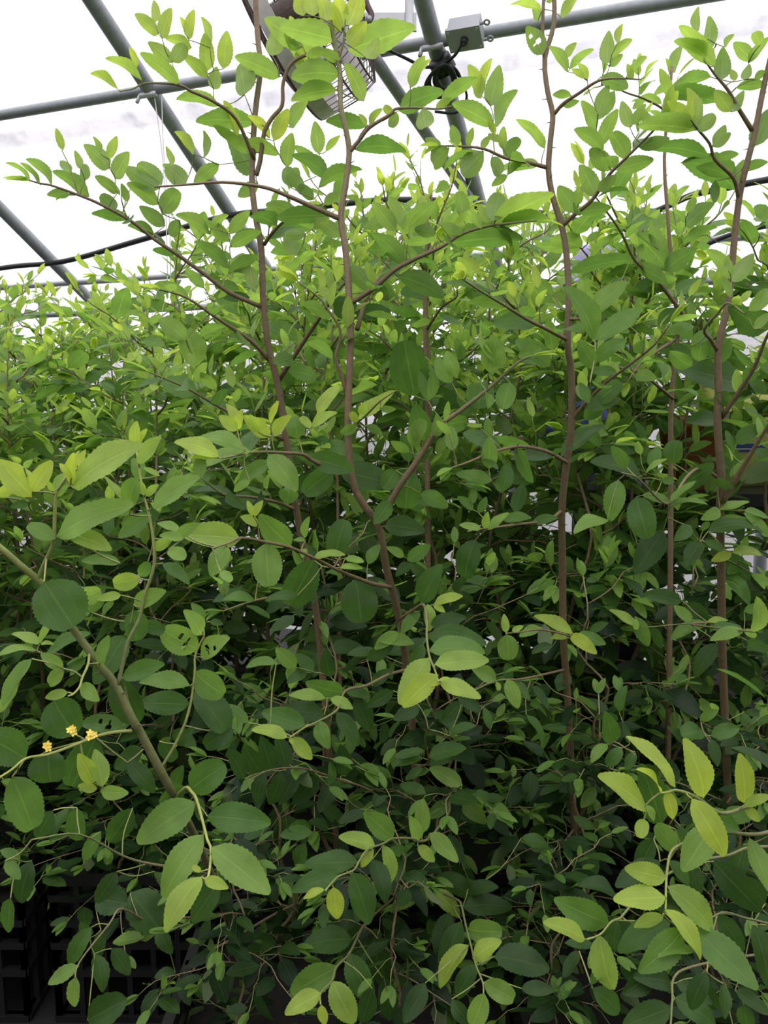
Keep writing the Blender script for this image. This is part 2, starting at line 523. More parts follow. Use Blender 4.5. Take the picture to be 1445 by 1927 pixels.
P = smooth_path([knot, on_roof(855, 128, .06), on_roof(868, 150, .07), on_roof(878, 185, .07), on_roof(858, 212, .07), on_roof(818, 210, .07)], 5)
tube(mb, P, 0.004, 0.004, 6)
o = tag(mb.build('power_cable', M_BLACK, origin=knot), 'black power cable looped in a coil on the hoop', 'cable')
mb = MB(); tube(mb, [on_roof(826, 112, .03), on_roof(838, 132, .03)], 0.034, 0.034, 14)
o['_org'] = list(knot); mb.build('cable_tie', M_BLACK, o)

# two white strings hanging from the hoop
for k, (x0, x1, x2) in enumerate([(290, 305, 312), (304, 308, 318)]):
    q = on_roof(x0, 178, 0.02); y = q[1]
    mb = MB(); dd = np.dot(q - CAM, FW)
    P = smooth_path([q, at(x1, 290, dd), at(x2, 400, dd), at(x2 + 4, 560, dd)], 5)
    tube(mb, P, 0.0016, 0.0016, 5)
    tag(mb.build('hanging_string', M_STRING, origin=q), ('left' if k == 0 else 'right') + ' one of two thin white strings hanging from the left hoop', 'string')

# ------------------------------------------------------------------ circulation fan in a wire basket
FD = 2.0
fc = at(578, 20, FD)
major = nrm(RT * 0.40 - UPV * 0.92)                 # long direction of the rim seen from the camera
minor = nrm(np.cross(major, FW))                    # across, in the picture plane
minor = minor if minor[0] > 0 else -minor
axis = nrm(minor * 0.96 - FW * 0.28)               # the fan's axle
rim2 = nrm(np.cross(axis, major))
fan = empty('circulation_fan', fc); fan['_org'] = list(fc)
tag(fan, 'grey circulation fan in a rusty wire basket hanging under the film', 'fan')
FR = 0.235


def circ(r, off, n=48):
    return [fc + axis * off + r * (math.cos(t) * major + math.sin(t) * rim2) for t in np.linspace(0, 2 * math.pi, n + 1)]


mb = MB()                                            # flat sheet ring at the intake side
A, B = circ(FR, -0.085), circ(FR, -0.045)
n_ = len(A); mb.add(np.array(A + B), [(i, i + 1, n_ + i + 1, n_ + i) for i in range(n_ - 1)])
A2, B2 = circ(FR - 0.006, -0.085), circ(FR - 0.006, -0.045)
mb.add(np.array(A2 + B2), [(i, i + 1, n_ + i + 1, n_ + i) for i in range(n_ - 1)])
mb.add(np.array(A + A2), [(i, i + 1, n_ + i + 1, n_ + i) for i in range(n_ - 1)])
mb.add(np.array(B + B2), [(i, i + 1, n_ + i + 1, n_ + i) for i in range(n_ - 1)])
mb.build('rim_band', M_FAN, fan)
mb = MB()
for off, r in ((-0.09, FR * 0.98), (0.02, FR * 1.0), (0.075, FR * 0.93), (0.11, FR * 0.62), (0.12, FR * 0.34), (-0.11, FR * 0.66), (-0.118, FR * .36)):
    tube(mb, circ(r, off), 0.0028, 0.0028, 5, cap=False)
for k in range(56):
    t = k * 2 * math.pi / 56
    def q(r, off, dt=0): return fc + axis * off + r * (math.cos(t + dt) * major + math.sin(t + dt) * rim2)
    tube(mb, [q(FR * .12, 0.122), q(FR * .36, 0.118, .1), q(FR * .64, 0.108, .2), q(FR * .93, 0.075, .3), q(FR, 0.02, .34), q(FR, -0.045, .34)], 0.0013, 0.0013, 4, cap=False)
    tube(mb, [q(FR * .12, -0.12), q(FR * .4, -0.117, -.1), q(FR * .7, -0.108, -.2), q(FR * .98, -0.088, -.3)], 0.0013, 0.0013, 4, cap=False)
mb.build('wire_guard', M_WIRE, fan)
mb = MB(); tube(mb, [fc - axis * 0.10, fc - axis * .09, fc + axis * 0.02, fc + axis * 0.03], [0.03, 0.055, 0.055, 0.03], None, 16); mb.build('motor', M_WIRE, fan)
for k in range(4):
    t = k * math.pi / 2 + 0.5
    rd = math.cos(t) * major + math.sin(t) * rim2; tg = -math.sin(t) * major + math.cos(t) * rim2
    V = []; rows = 6
    for i in range(rows + 1):
        r = 0.04 + (FR - 0.06) * i / rows; wd = 0.05 + 0.05 * math.sin(math.pi * (0.2 + 0.7 * i / rows)); pt = 0.8 - 0.45 * i / rows
        for s_ in (-1, 0, 1):
            V.append(fc + axis * 0.045 + rd * r + s_ * wd * (tg * math.cos(pt) + axis * 0.35 * math.sin(pt)))
    Fc = [(i * 3 + j, i * 3 + j + 1, i * 3 + j + 4, i * 3 + j + 3) for i in range(rows) for j in range(2)]
    mb = MB(); mb.add(V, Fc); o = mb.build('blade', M_FAN, fan)
    sm = o.modifiers.new('thickness', 'SOLIDIFY'); sm.thickness = 0.003
# mounting plate, bolt and tube reaching up to the frame
pc = at(735, 42, FD)
mb = MB(); box(mb, pc, 0.13, 0.006, 0.046, np.array([RT, FW, UPV]).T); mb.build('mounting_plate', M_STEEL_L, fan, smooth=False)
mb = MB(); tube(mb, [at(769, 52, FD - .005), at(770, 20, FD), at(772, -90, FD), at(774, -230, FD)], 0.0115, 0.0115, 14, cap=False)
tube(mb, [at(769, 52, FD - .005), at(770, 20, FD), at(772, -90, FD), at(774, -230, FD)], 0.0095, 0.0095, 14, cap=True)
mb.build('mounting_tube', M_STEEL_L, fan)
mb = MB(); tube(mb, [at(694, 36, FD - 0.03), at(694, 36, FD + 0.02)], 0.009, 0.009, 8); mb.build('bolt', M_STEEL_L, fan)
mb = MB(); tube(mb, smooth_path([at(683, -20, FD), at(690, 8, FD), at(699, 30, FD), at(690, 48, FD), at(672, 60, FD)], 4), 0.008, 0.008, 8); mb.build('bracket', M_WIRE, fan)

# ------------------------------------------------------------------ crates and soil bed
def make_crate(loc, label, w=0.5, d=0.36, h=0.30):
    r = empty('plant_crate', loc); r['_org'] = list(loc)
    tag(r, label, 'crate')
    c = np.array(loc, float); mb = MB(); t = 0.008
    for s in (-1, 1):
        for (lx, ly, L_, along) in ((0, s * d / 2, w, 0), (s * w / 2, 0, d, 1)):
            for z in (0.006, 0.10, 0.155, 0.20, 0.25, h - 0.012):
                hh = 0.024 if z > h - 0.03 else 0.012
                box(mb, c + [lx, ly, z], (L_ if along == 0 else t) + t, (t if along == 0 else L_) + t, hh)
            k = int(L_ / 0.045)
            for i in range(k + 1):
                x = -L_ / 2 + L_ * i / k
                box(mb, c + [lx + (x if along == 0 else 0), ly + (x if along else 0), h / 2], 0.010, 0.010, h)
    mb.build('lattice_wall', M_CRATE, r, smooth=False)
    mb = MB(); box(mb, c + [0, 0, 0.006], w, d, 0.012); mb.build('base', M_CRATE, r, smooth=False)
    mb = MB(); nx, ny = 12, 9; V = []
    for i in range(nx):
        for j in range(ny):
            V.append(c + [(-.5 + i / (nx - 1)) * (w - .02), (-.5 + j / (ny - 1)) * (d - .02), 0.235 + rng.uniform(-.008, .008)])
    Fc = [(i * ny + j, (i + 1) * ny + j, (i + 1) * ny + j + 1, i * ny + j + 1) for i in range(nx - 1) for j in range(ny - 1)]
    mb.add(V, Fc); mb.build('soil', M_SOIL, r)
    return r


CR = [(-0.92, 'left end crate of the front row, its black lattice showing in the lower left gap'),
      (-0.36, 'black slatted crate showing in the dark gap left of the bottom centre leaves'),
      (0.20, 'black slatted crate in the dark gap between the centre and right lower leaves'),
      (0.76, 'black slatted crate behind the bright lower right shoots')]
for x, lb in CR: make_crate((x, 1.54, 0), lb)
for x, lb in ((-.05, 'nearest left crate hidden under the bottom centre leaves'), (.48, 'nearest middle crate hidden under the lower leaves'), (1.01, 'nearest right crate hidden under the bright lower right shoots')): make_crate((x, 1.12, 0), lb)
mb = MB()
gx, gy = 40, 24; V = []
for i in range(gx):
    for j in range(gy):
        x = -2.0 + 4.0 * i / (gx - 1); y = 1.66 + 1.25 * j / (gy - 1)
        edge = min(1, min(i, gx - 1 - i, j, gy - 1 - j) / 1.5)
        V.append((x, y, 0.22 * edge + rng.uniform(-.015, .015) * (edge > 0)))
mb.add(V, [(i * gy + j, (i + 1) * gy + j, (i + 1) * gy + j + 1, i * gy + j + 1) for i in range(gx - 1) for j in range(gy - 1)])
tag(mb.build('soil_bed', M_SOIL), 'raised bed of dark soil behind the black crates', 'soil bed', kind='structure')

# ------------------------------------------------------------------ saplings: growing rules
UPZ = np.array([0, 0, 1.0])


def rv(s=1.0): return rng.uniform(-s, s, 3)


def thorn(mb, p, d, L=0.009):
    tube(mb, [p, p + d * L * 0.5, p + d * L], [0.0009, 0.0006, 0.00015], None, 4, 0, 0.3, 0.3)


def upshoot(lm, wm, p, d, L, nl, ll, age, n=8):
    """A short upright shoot with its ranks of smaller, paler leaves."""
    k = max(3, nl); pts = [p + d * L * t + rv(.0025) * (t > 0) for t in np.linspace(0, 1, 4)]
    tube(wm, pts, 0.0011, 0.0006, 4, 0, 0.7, 1.0, cap=False)
    s = nrm(np.cross(d, rv() + [.01, 0, 0])); s2 = np.cross(d, s)
    for i in range(nl):
        t = (i + 1) / nl
        b = p + d * L * t
        ph = i * 2.6 + 0.5
        sd = s * math.cos(ph) + s2 * math.sin(ph) * 0.7
        dr = nrm(d * (0.55 + 0.45 * t) + sd * (0.9 - 0.35 * t) + rv(.15))
        l = ll * (1.0 - 0.4 * t) * rng.uniform(.8, 1.15)
        leaf(lm, b, b + dr * l, nrm(d * 0.6 - sd * 0.5 + UPZ * 0.3 + rv(.3)), rng.uniform(.36, .46), min(1, age + 0.25 * t), rng.uniform(-.15, .35), rng.uniform(.1, .35), n)


def dress(lm, wm, P, L, step, age, up=0.5, n=8, t0=0.12, droop=0.3, up_len=0.045, lod=0):
    """Leaves in two ranks along a twig, with thorn pairs and short upright shoots at the nodes."""
    seg = np.linalg.norm(np.diff(P, axis=0), axis=1); cum = np.concatenate([[0], np.cumsum(seg)]); T = cum[-1]
    s = T * t0; k = int(rng.randint(2))
    while s < T:
        i = min(np.searchsorted(cum, s), len(P) - 1); i = max(i, 1)
        p = P[i - 1] + (P[i] - P[i - 1]) * ((s - cum[i - 1]) / max(seg[i - 1], 1e-6))
        tg = nrm(P[i] - P[i - 1])
        sd = np.cross(tg, UPZ); sd = nrm(sd if np.linalg.norm(sd) > .25 else np.cross(tg, nrm(rv() + [1, 0, 0])))
        sd = sd * (1 if k % 2 else -1)
        f = s / T
        l = L * rng.uniform(.72, 1.15) * (1 - 0.45 * max(0, f - .6) / .4)
        dr = nrm(sd * 0.85 + tg * rng.uniform(.2, .75) + UPZ * rng.uniform(-droop - .4, .35) + rv(.2))
        b = p + dr * 0.005
        leaf(lm, b, b + dr * l, nrm(UPZ + rv(.85) - sd * .15), rng.uniform(.40, .54), np.clip(age + 0.35 * max(0, f - .55) + rng.uniform(-.12, .12), 0, 1), rng.uniform(-.1, .5), rng.uniform(.08, .3), n, wave=.05)
        if lod == 0 and rng.rand() < .6: thorn(wm, p, nrm(sd * .6 + UPZ * .5 + rv(.3)))
        if rng.rand() < up:
            d = nrm(UPZ * .8 + sd * rng.uniform(-.3, .6) + tg * .35 + rv(.2))
            upshoot(lm, wm, p, d, up_len * rng.uniform(.6, 1.4), int(rng.randint(2, 4)), L * .80, age + .22, n)
        s += step * rng.uniform(.75, 1.25); k += 1
    # terminal leaves
    tg = nrm(P[-1] - P[-2])
    for q in range(2):
        dr = nrm(tg + rv(.35))
        leaf(lm, P[-1], P[-1] + dr * L * .6, nrm(UPZ + rv(.4)), .38, min(1, age + .45), .2, .2, n)


def parse(txt):
    out = []
    for it in txt.replace('\n', ';').split(';'):
        a = it.split()
        if len(a) >= 4: out.append([float(x) for x in a])
    return out


def path(txt, d0=None, d1=None):
    """'x,y[,depth] x,y ...' in photograph pixels -> world polyline."""
    q = [[float(v) for v in w.split(',')] for w in txt.split()]
    ln = [0.0]
    for a, b in zip(q[:-1], q[1:]): ln.append(ln[-1] + math.hypot(a[0] - b[0], a[1] - b[1]))
    pts = []
    for w, l in zip(q, ln):
        d = w[2] if len(w) > 2 else d0 + (d1 - d0) * l / max(ln[-1], 1e-6)
        pts.append(at(w[0], w[1], d))
    return np.array(pts)


def depth_of(p): return np.dot(p - CAM, FW)


def hand_leaves(lm, wm, P, txt, dep=None, n=14, flip=None, droop=0.12):
    """Leaves traced one by one: base, tip, width ratio, age; each is tied by a fine twig to its branch."""
    nodes = [p for p in P]; L = parse(txt); todo = []
    for r in L:
        bx, by, tx, ty = r[:4]; wr = r[4] if len(r) > 4 else .42; age = r[5] if len(r) > 5 else .3
        if dep is None:
            px = np.array([[CX + F * np.dot(q - CAM, RT) / depth_of(q), CY - F * np.dot(q - CAM, UPV) / depth_of(q)] for q in P])
            i = int(np.argmin((px[:, 0] - bx) ** 2 + (px[:, 1] - by) ** 2)); d = depth_of(P[i])
        else: d = dep
        d += rng.uniform(-.012, .012) + (r[6] if len(r) > 6 else .05 if age < .12 else .022 if age < .35 else 0)
        b = at(bx, by, d); l0 = math.hypot(tx - bx, ty - by) / F * d
        t = at(tx, ty, d + rng.uniform(-.5, .25) * l0)
        hole = {(7, 1), (8, 1), (9, 1), (8, 2), (13, 2), (14, 2)} if len(r) > 7 else False
        todo.append((b, t, wr, age, by, hole))
    for b, t, wr, age, by, hole in todo:
        ax = nrm(t - b); vc = nrm(CAM - b); nc = nrm(vc - ax * np.dot(vc, ax))
        up = np.cross(ax, nc)
        if up[2] < 0: up = -up
        wr *= 1.12 if by < 900 else 1.0; asp = wr if wr > .45 else rng.uniform(.43, .50)
        ph = math.acos(min(1, wr / asp)) if wr < asp else rng.uniform(-.35, .55)
        if wr >= asp: asp = asp / math.cos(ph)
        fl = (by < 560) if flip is None else flip
        nn = nc * math.cos(ph) * (-1 if fl else 1) + up * math.sin(ph)
        age = .09 + .91 * age + max(0, (640 - by) / 640) * .3  # upper leaves lightened: younger growth plus painted-in brightness from above
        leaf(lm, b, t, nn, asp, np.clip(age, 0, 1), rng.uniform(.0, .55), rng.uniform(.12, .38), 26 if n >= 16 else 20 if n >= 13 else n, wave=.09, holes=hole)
    # fine twigs: spread from the branch outward
    left = [x[0] for x in todo]; nodes = [np.array(p) for p in nodes]
    while left:
        best = None
        for i, b in enumerate(left):
            dd = np.linalg.norm(np.array(nodes) - b, axis=1); j = int(np.argmin(dd))
            if best is None or dd[j] < best[0]: best = (dd[j], i, j)
        dmin, i, j = best; b = left.pop(i); a = nodes[j]
        if dmin > .003:
            mid = (a + b) / 2 + rv(.08) * dmin
            tube(wm, smooth_path([a, mid, b], 3), 0.0010 if dmin > .03 else .0008, 0.0006, 4, 0, 0.75, 0.95, cap=False)
            nodes.append(mid)
        nodes.append(b)


def sapling(name, label, base, group=None):
    o = empty('jujube_sapling' if name is None else name, base); o['_org'] = [float(x) for x in base]
    return tag(o, label, 'sapling', group)


def add_stem(o, P, r0, r1, age0=0.0, age1=0.25, name='stem'):
    mb = MB(); tube(mb, P, r0, r1, 9, 0, age0, age1)
    for i in range(2, len(P) - 2, 3):
        d = nrm(rv() * [1, 1, .3] + UPZ * .3); thorn(mb, P[i] + d * r1, d, .008)
    return mb.build(name, M_BARK, o, origin=P[0])


def add_branch(o, P, r0=0.0035, r1=0.0012, age0=0.2, age1=0.75, leaves=None, dep=None, auto=None, n=14, flip=None, twigs=()):
    wm, lm = MB(), MB()
    tube(wm, P, r0, r1, 7, 0, age0, age1)
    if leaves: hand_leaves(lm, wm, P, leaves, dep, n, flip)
    if auto: dress(lm, wm, P, n=max(8, n - 4) if n > 8 else n, **auto)
    for T_ in twigs:
        tube(wm, T_, r0 * .45, r1 * .8, 5, 0, .5, .9); dress(lm, wm, T_, n=n, **auto)
    b = wm.build('branch', M_BARK, o, origin=P[0]); b['_org'] = list(P[0])
    if lm.n: lm.build('foliage', M_LEAF, b, origin=P[0])
    return b


def clean(o):
    for c in [o] + list(o.children_recursive):
        if '_org' in c: del c['_org']

# ------------------------------------------------------------------ front saplings, traced one by one
NM = 'jujube_sapling'
# --- A: tall stem left of centre
pA = smooth_path(path('478,-60,1.22 484,60,1.22 490,130,1.21 480,215,1.21 474,330,1.20 480,400,1.20 492,470,1.20 495,560,1.20 505,650,1.21 522,720,1.22 535,800,1.23 553,930,1.25 565,1000,1.27 592,1130,1.30 605,1250,1.33 625,1480,1.38 640,1700,1.42')[::-1], 3)
A = sapling(NM, 'tall brown-stemmed sapling left of centre, its long branch reaching to the upper left edge', pA[0])
add_stem(A, pA, 0.0060, 0.0040)
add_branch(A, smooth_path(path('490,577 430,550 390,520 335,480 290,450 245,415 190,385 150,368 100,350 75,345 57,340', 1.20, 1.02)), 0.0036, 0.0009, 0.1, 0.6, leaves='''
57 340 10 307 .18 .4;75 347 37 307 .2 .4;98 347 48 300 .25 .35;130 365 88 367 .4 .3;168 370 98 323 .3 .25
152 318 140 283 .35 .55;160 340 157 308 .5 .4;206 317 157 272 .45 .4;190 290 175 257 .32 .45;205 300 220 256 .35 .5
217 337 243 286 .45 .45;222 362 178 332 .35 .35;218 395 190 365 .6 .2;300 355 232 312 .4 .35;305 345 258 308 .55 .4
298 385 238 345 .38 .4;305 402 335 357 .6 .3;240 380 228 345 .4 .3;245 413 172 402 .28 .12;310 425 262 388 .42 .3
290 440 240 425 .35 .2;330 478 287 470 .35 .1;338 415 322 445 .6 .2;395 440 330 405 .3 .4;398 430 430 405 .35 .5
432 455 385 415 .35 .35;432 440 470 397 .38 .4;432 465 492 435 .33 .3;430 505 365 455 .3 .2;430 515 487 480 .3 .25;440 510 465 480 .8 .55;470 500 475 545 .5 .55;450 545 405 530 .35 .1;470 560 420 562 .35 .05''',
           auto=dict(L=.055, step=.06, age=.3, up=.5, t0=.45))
add_branch(A, smooth_path(path('482,330 490,300 497,250 512,222 531,198 533,155 550,118 590,100 640,98', 1.20, 1.16)), 0.0038, 0.0022, 0.1, 0.3, leaves='''
526 145 441 107 .36 .3;460 178 452 118 .5 .35;412 200 331 188 .26 .2;480 232 368 228 .3 .15;448 255 420 190 .26 .8;508 260 465 218 .3 .75;515 265 543 205 .4 .7
475 325 425 250 .45 .05;465 290 402 236 .25 .3;525 290 450 272 .3 .4;540 315 550 250 .42 .45;485 345 448 370 .5 .3;545 240 580 190 .35 .4;600 290 592 228 .42 .45
613 285 640 255 .3 .5;600 330 553 275 .3 .35;555 352 558 315 .55 .3;512 105 520 50 .5 .4;570 88 497 35 .4 .35;590 130 535 60 .45 .45;565 135 575 80 .42 .5;560 90 545 30 .4 .5''')
add_branch(A, smooth_path(path('478,300 445,225 400,190 360,172 345,163 320,158 273,157 250,167 225,172', 1.20, 1.05)), 0.0028, 0.0008, 0.2, 0.8, leaves='''
223 170 170 140 .22 .5;268 152 198 111 .22 .45;257 127 243 88 .35 .7;338 157 263 100 .3 .4;298 64 253 27 .35 .45;292 42 289 0 .35 .6;305 72 323 15 .38 .5
323 117 278 79 .42 .45;325 117 348 82 .6 .45;360 90 310 72 .35 .45;352 68 338 32 .3 .7;355 75 366 18 .35 .6;395 90 378 32 .22 .5;388 135 385 62 .42 .5
420 130 427 58 .42 .5;392 145 343 103 .35 .45;402 168 408 125 .45 .5;365 290 328 248 .3 .7;384 297 382 245 .25 .5;350 343 305 310 .38 .4;325 312 312 275 .3 .6;412 310 365 345 .4 .3''')
add_branch(A, smooth_path(path('497,460 515,435 540,412 565,398', 1.20, 1.12)), 0.003, 0.0012, 0.2, 0.7, leaves='''
500 450 452 433 .28 .05;505 448 590 430 .3 .1;560 400 500 385 .4 .3;520 410 545 380 .42 .3''', auto=dict(L=.06, step=.04, age=.25, up=.5))
add_branch(A, smooth_path(path('522,720 560,660 600,600 630,555 660,520', 1.24, 1.10)), 0.004, 0.0016, 0.1, 0.5, auto=dict(L=.06, step=.035, age=.3, up=.55))
add_branch(A, smooth_path(path('508,680 470,640 410,600 350,560 300,545', 1.22, 1.05)), 0.0035, 0.001, 0.2, 0.7, leaves='''
560 640 500 610 .4 .3;370 690 345 620 .6 .5;350 640 300 600 .5 .6''', auto=dict(L=.06, step=.035, age=.38, up=.6))
add_branch(A, smooth_path(path('540,830 480,800 420,770 350,730 280,700', 1.24, 1.05)), 0.0035, 0.001, 0.2, 0.7, auto=dict(L=.065, step=.035, age=.25, up=.55))
add_branch(A, smooth_path(path('560,960 520,945 470,935 420,930 380,900', 1.26, 1.1)), 0.003, 0.001, 0.2, 0.7, auto=dict(L=.06, step=.035, age=.12, up=.4))
add_branch(A, smooth_path(path('590,1110 540,1120 480,1130 420,1150', 1.3, 1.1)), 0.003, 0.001, 0.2, 0.7, auto=dict(L=.06, step=.035, age=.05, up=.3))

# --- B: the central stem with the forked base
pB = smooth_path(path('622,40,1.06 634,105,1.06 640,140,1.06 641,200,1.05 652,250,1.05 657,290,1.05 650,350,1.05 641,410,1.05 650,470,1.05 657,560,1.05 660,640,1.05 655,760,1.06 657,860,1.07 672,930,1.08 712,990,1.10 727,1070,1.13 750,1160,1.17 768,1280,1.22 785,1500,1.33 795,1700,1.42')[::-1], 3)
B = sapling(NM, 'central sapling whose stem runs up the middle of the photo past the fan', pB[0])
add_stem(B, pB, 0.0060, 0.0030, 0.0, 0.7)
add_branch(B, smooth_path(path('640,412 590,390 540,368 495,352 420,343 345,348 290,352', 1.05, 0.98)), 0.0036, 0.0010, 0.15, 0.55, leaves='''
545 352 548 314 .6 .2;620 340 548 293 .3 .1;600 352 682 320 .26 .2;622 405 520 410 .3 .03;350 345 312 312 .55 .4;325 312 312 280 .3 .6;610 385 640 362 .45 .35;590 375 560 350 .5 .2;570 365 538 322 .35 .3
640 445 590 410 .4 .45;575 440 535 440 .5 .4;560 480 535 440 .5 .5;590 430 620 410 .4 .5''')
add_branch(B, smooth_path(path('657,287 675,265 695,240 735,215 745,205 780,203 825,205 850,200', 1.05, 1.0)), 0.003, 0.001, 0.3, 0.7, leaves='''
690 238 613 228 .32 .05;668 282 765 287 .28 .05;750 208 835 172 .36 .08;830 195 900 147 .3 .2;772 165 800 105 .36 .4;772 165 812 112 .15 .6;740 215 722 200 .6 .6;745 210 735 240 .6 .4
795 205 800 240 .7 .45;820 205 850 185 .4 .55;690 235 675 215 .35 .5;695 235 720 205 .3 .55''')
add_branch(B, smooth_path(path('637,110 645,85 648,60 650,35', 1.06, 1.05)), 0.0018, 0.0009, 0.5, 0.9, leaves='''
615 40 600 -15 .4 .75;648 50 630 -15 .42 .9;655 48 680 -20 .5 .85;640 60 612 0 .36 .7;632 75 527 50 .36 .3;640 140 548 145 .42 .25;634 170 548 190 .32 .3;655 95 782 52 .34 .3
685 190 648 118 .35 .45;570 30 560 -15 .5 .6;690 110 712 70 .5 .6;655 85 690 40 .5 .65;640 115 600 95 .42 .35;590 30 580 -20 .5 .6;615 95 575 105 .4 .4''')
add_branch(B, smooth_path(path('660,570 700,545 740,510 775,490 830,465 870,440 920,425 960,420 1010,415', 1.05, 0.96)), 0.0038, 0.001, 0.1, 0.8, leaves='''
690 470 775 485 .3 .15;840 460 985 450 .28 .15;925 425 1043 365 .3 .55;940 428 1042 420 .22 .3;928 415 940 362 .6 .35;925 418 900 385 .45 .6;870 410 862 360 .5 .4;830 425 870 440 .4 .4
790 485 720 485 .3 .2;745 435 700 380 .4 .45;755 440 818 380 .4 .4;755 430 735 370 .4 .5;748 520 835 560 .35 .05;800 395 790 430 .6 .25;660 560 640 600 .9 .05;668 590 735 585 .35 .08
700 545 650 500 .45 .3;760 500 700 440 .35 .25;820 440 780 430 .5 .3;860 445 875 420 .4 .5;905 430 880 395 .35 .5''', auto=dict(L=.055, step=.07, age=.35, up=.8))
add_branch(B, smooth_path(path('672,620 690,560 715,520 735,480 760,440 790,400', 1.06, 1.2)), 0.0034, 0.001, 0.1, 0.5, auto=dict(L=.06, step=.035, age=.35, up=.65))
add_branch(B, smooth_path(path('652,740 640,700 632,672 640,640 638,615 622,590 600,560 560,530', 1.06, 1.0)), 0.0028, 0.001, 0.35, 0.7, auto=dict(L=.06, step=.04, age=.4, up=.65, t0=.4))
add_branch(B, smooth_path(path('657,885 625,882 590,868 570,855 535,852 500,850 470,852 420,862', 1.06, 0.80)), 0.003, 0.001, 0.3, 0.7, leaves='''
505 855 558 925 .46 .5;625 885 570 928 .55 .15;510 870 450 908 .35 .35;580 860 665 885 .42 .15;640 890 745 915 .42 .06;462 848 368 828 .26 .5;412 860 328 832 .32 .9;410 862 362 862 .25 .9;472 850 380 880 .22 .6
447 810 412 782 .5 .85;448 808 455 770 .35 .9;447 805 425 760 .32 .85;508 822 458 782 .42 .85;512 820 548 782 .36 .9;508 795 525 755 .25 1;585 805 565 785 .5 .8;587 805 635 777 .3 .8;597 778 640 725 .32 .85
560 825 550 785 .8 .3;485 812 470 780 .5 .8;380 862 370 905 .5 .4;470 905 440 925 .45 .6''', n=16, flip=False)
add_branch(B, smooth_path(path('672,810 668,800 690,780 715,755 745,735', 1.06, 0.95)), 0.002, 0.0008, 0.6, 0.9, leaves='''
672 795 660 775 .6 .85;675 790 742 735 .26 .85;690 800 720 820 .4 .3;680 785 690 755 .5 .8;672 800 640 815 .5 .4;715 770 745 770 .4 .5''', flip=False)
add_branch(B, smooth_path(path('720,985 742,930 790,860 825,805 870,770 915,735 975,682 1000,670', 1.10, 1.0)), 0.0052, 0.0012, 0.15, 0.8, leaves='''
768 882 762 957 .62 .15;745 885 720 920 .7 .2;722 990 800 1000 .5 .08;790 928 843 955 .5 .3;800 830 780 760 .5 .15;770 870 757 815 .4 .15;830 800 880 790 .6 .3;920 700 935 635 .55 .5;950 690 900 640 .4 .55
975 670 1020 655 .45 .4;780 745 760 640 .6 .12;805 755 800 680 .45 .35;850 720 820 675 .5 .4;905 720 900 770 .8 .25;960 720 945 770 .62 .35;860 710 840 660 .45 .5;930 660 925 630 .45 .6;770 850 735 830 .4 .45;775 840 800 790 .5 .55''',
           auto=dict(L=.055, step=.05, age=.3, up=.5), flip=False)
add_branch(B, smooth_path(path('735,1105 700,1098 665,1085 640,1075 590,1050 545,1030 500,1020 455,1012 430,1022 400,1032', 1.13, 0.74)), 0.003, 0.0009, 0.3, 0.6, leaves='''
500 1023 506 1104 .68 .45;428 1028 397 1085 .55 .5;590 1053 545 1139 .6 .1;670 1090 680 1172 .85 .08;547 1027 488 968 .55 .35;486 988 452 972 .5 .75;475 970 465 942 .42 .85;477 972 495 942 .42 .85
630 1050 650 978 .62 .1;573 1012 583 972 .36 .5;590 1050 650 1045 .25 .7;650 1050 685 1058 .36 .6;640 1068 683 1070 .3 .65;692 1062 715 1025 .5 .3;452 1015 340 1006 .45 .7;340 1000 295 985 .35 .6;575 1018 552 1018 .35 .4
415 1075 435 1095 .6 .6;480 1130 418 1130 .3 .3;560 1120 500 1130 .3 .1''', n=16, flip=False)
# drooping lower shoots of the central sapling
add_branch(B, smooth_path(path('752,1165 775,1150 797,1138 803,1170 803,1200 808,1235 818,1260 825,1283', 1.16, 0.80)), 0.0024, 0.0008, 0.4, 0.9, leaves='''
807 1238 752 1326 .42 .75;824 1270 758 1330 .45 .9;826 1282 905 1314 .36 .8;818 1250 920 1243 .38 .7;807 1225 913 1229 .36 .35;805 1197 915 1212 .42 .1;810 1175 877 1162 .42 0
805 1137 808 1187 .45 .65;815 1138 837 1152 .5 .9;818 1135 871 1122 .36 .85;793 1135 832 1062 .5 .12;790 1150 755 1192 .42 .3;710 1205 779 1212 .36 .55;750 1190 705 1222 .45 .5;797 1212 770 1257 .5 .08;830 1285 810 1290 .4 1;826 1280 845 1275 .35 .9
766 1055 810 1025 .5 .25;760 1048 727 1030 .45 .45;775 1060 745 1085 .5 .05;800 1090 770 1060 .5 .05''', n=16, flip=False)
add_branch(B, smooth_path(path('765,1260 730,1270 690,1290 650,1300 635,1335 600,1357 575,1368 545,1388', 1.2, 0.85)), 0.0024, 0.0008, 0.4, 0.9, leaves='''
645 1302 575 1283 .5 .25;612 1314 544 1309 .32 .65;622 1314 664 1334 .46 .7;650 1300 697 1312 .42 .1;575 1365 493 1340 .46 .2;541 1388 473 1374 .34 .8;551 1387 587 1429 .5 .8;599 1357 620 1409 .55 .35;634 1340 674 1404 .42 .08;610 1345 530 1335 .42 0
666 1315 696 1376 .5 .0;557 1256 519 1219 .55 .45;590 1265 555 1230 .5 .08;577 1265 540 1286 .5 .1;520 1247 463 1257 .32 .35;622 1274 612 1222 .5 0;467 1360 424 1326 .38 .25;545 1388 553 1402 .5 .9;700 1290 740 1260 .45 .05;690 1240 740 1215 .45 .05''', n=16, flip=False)
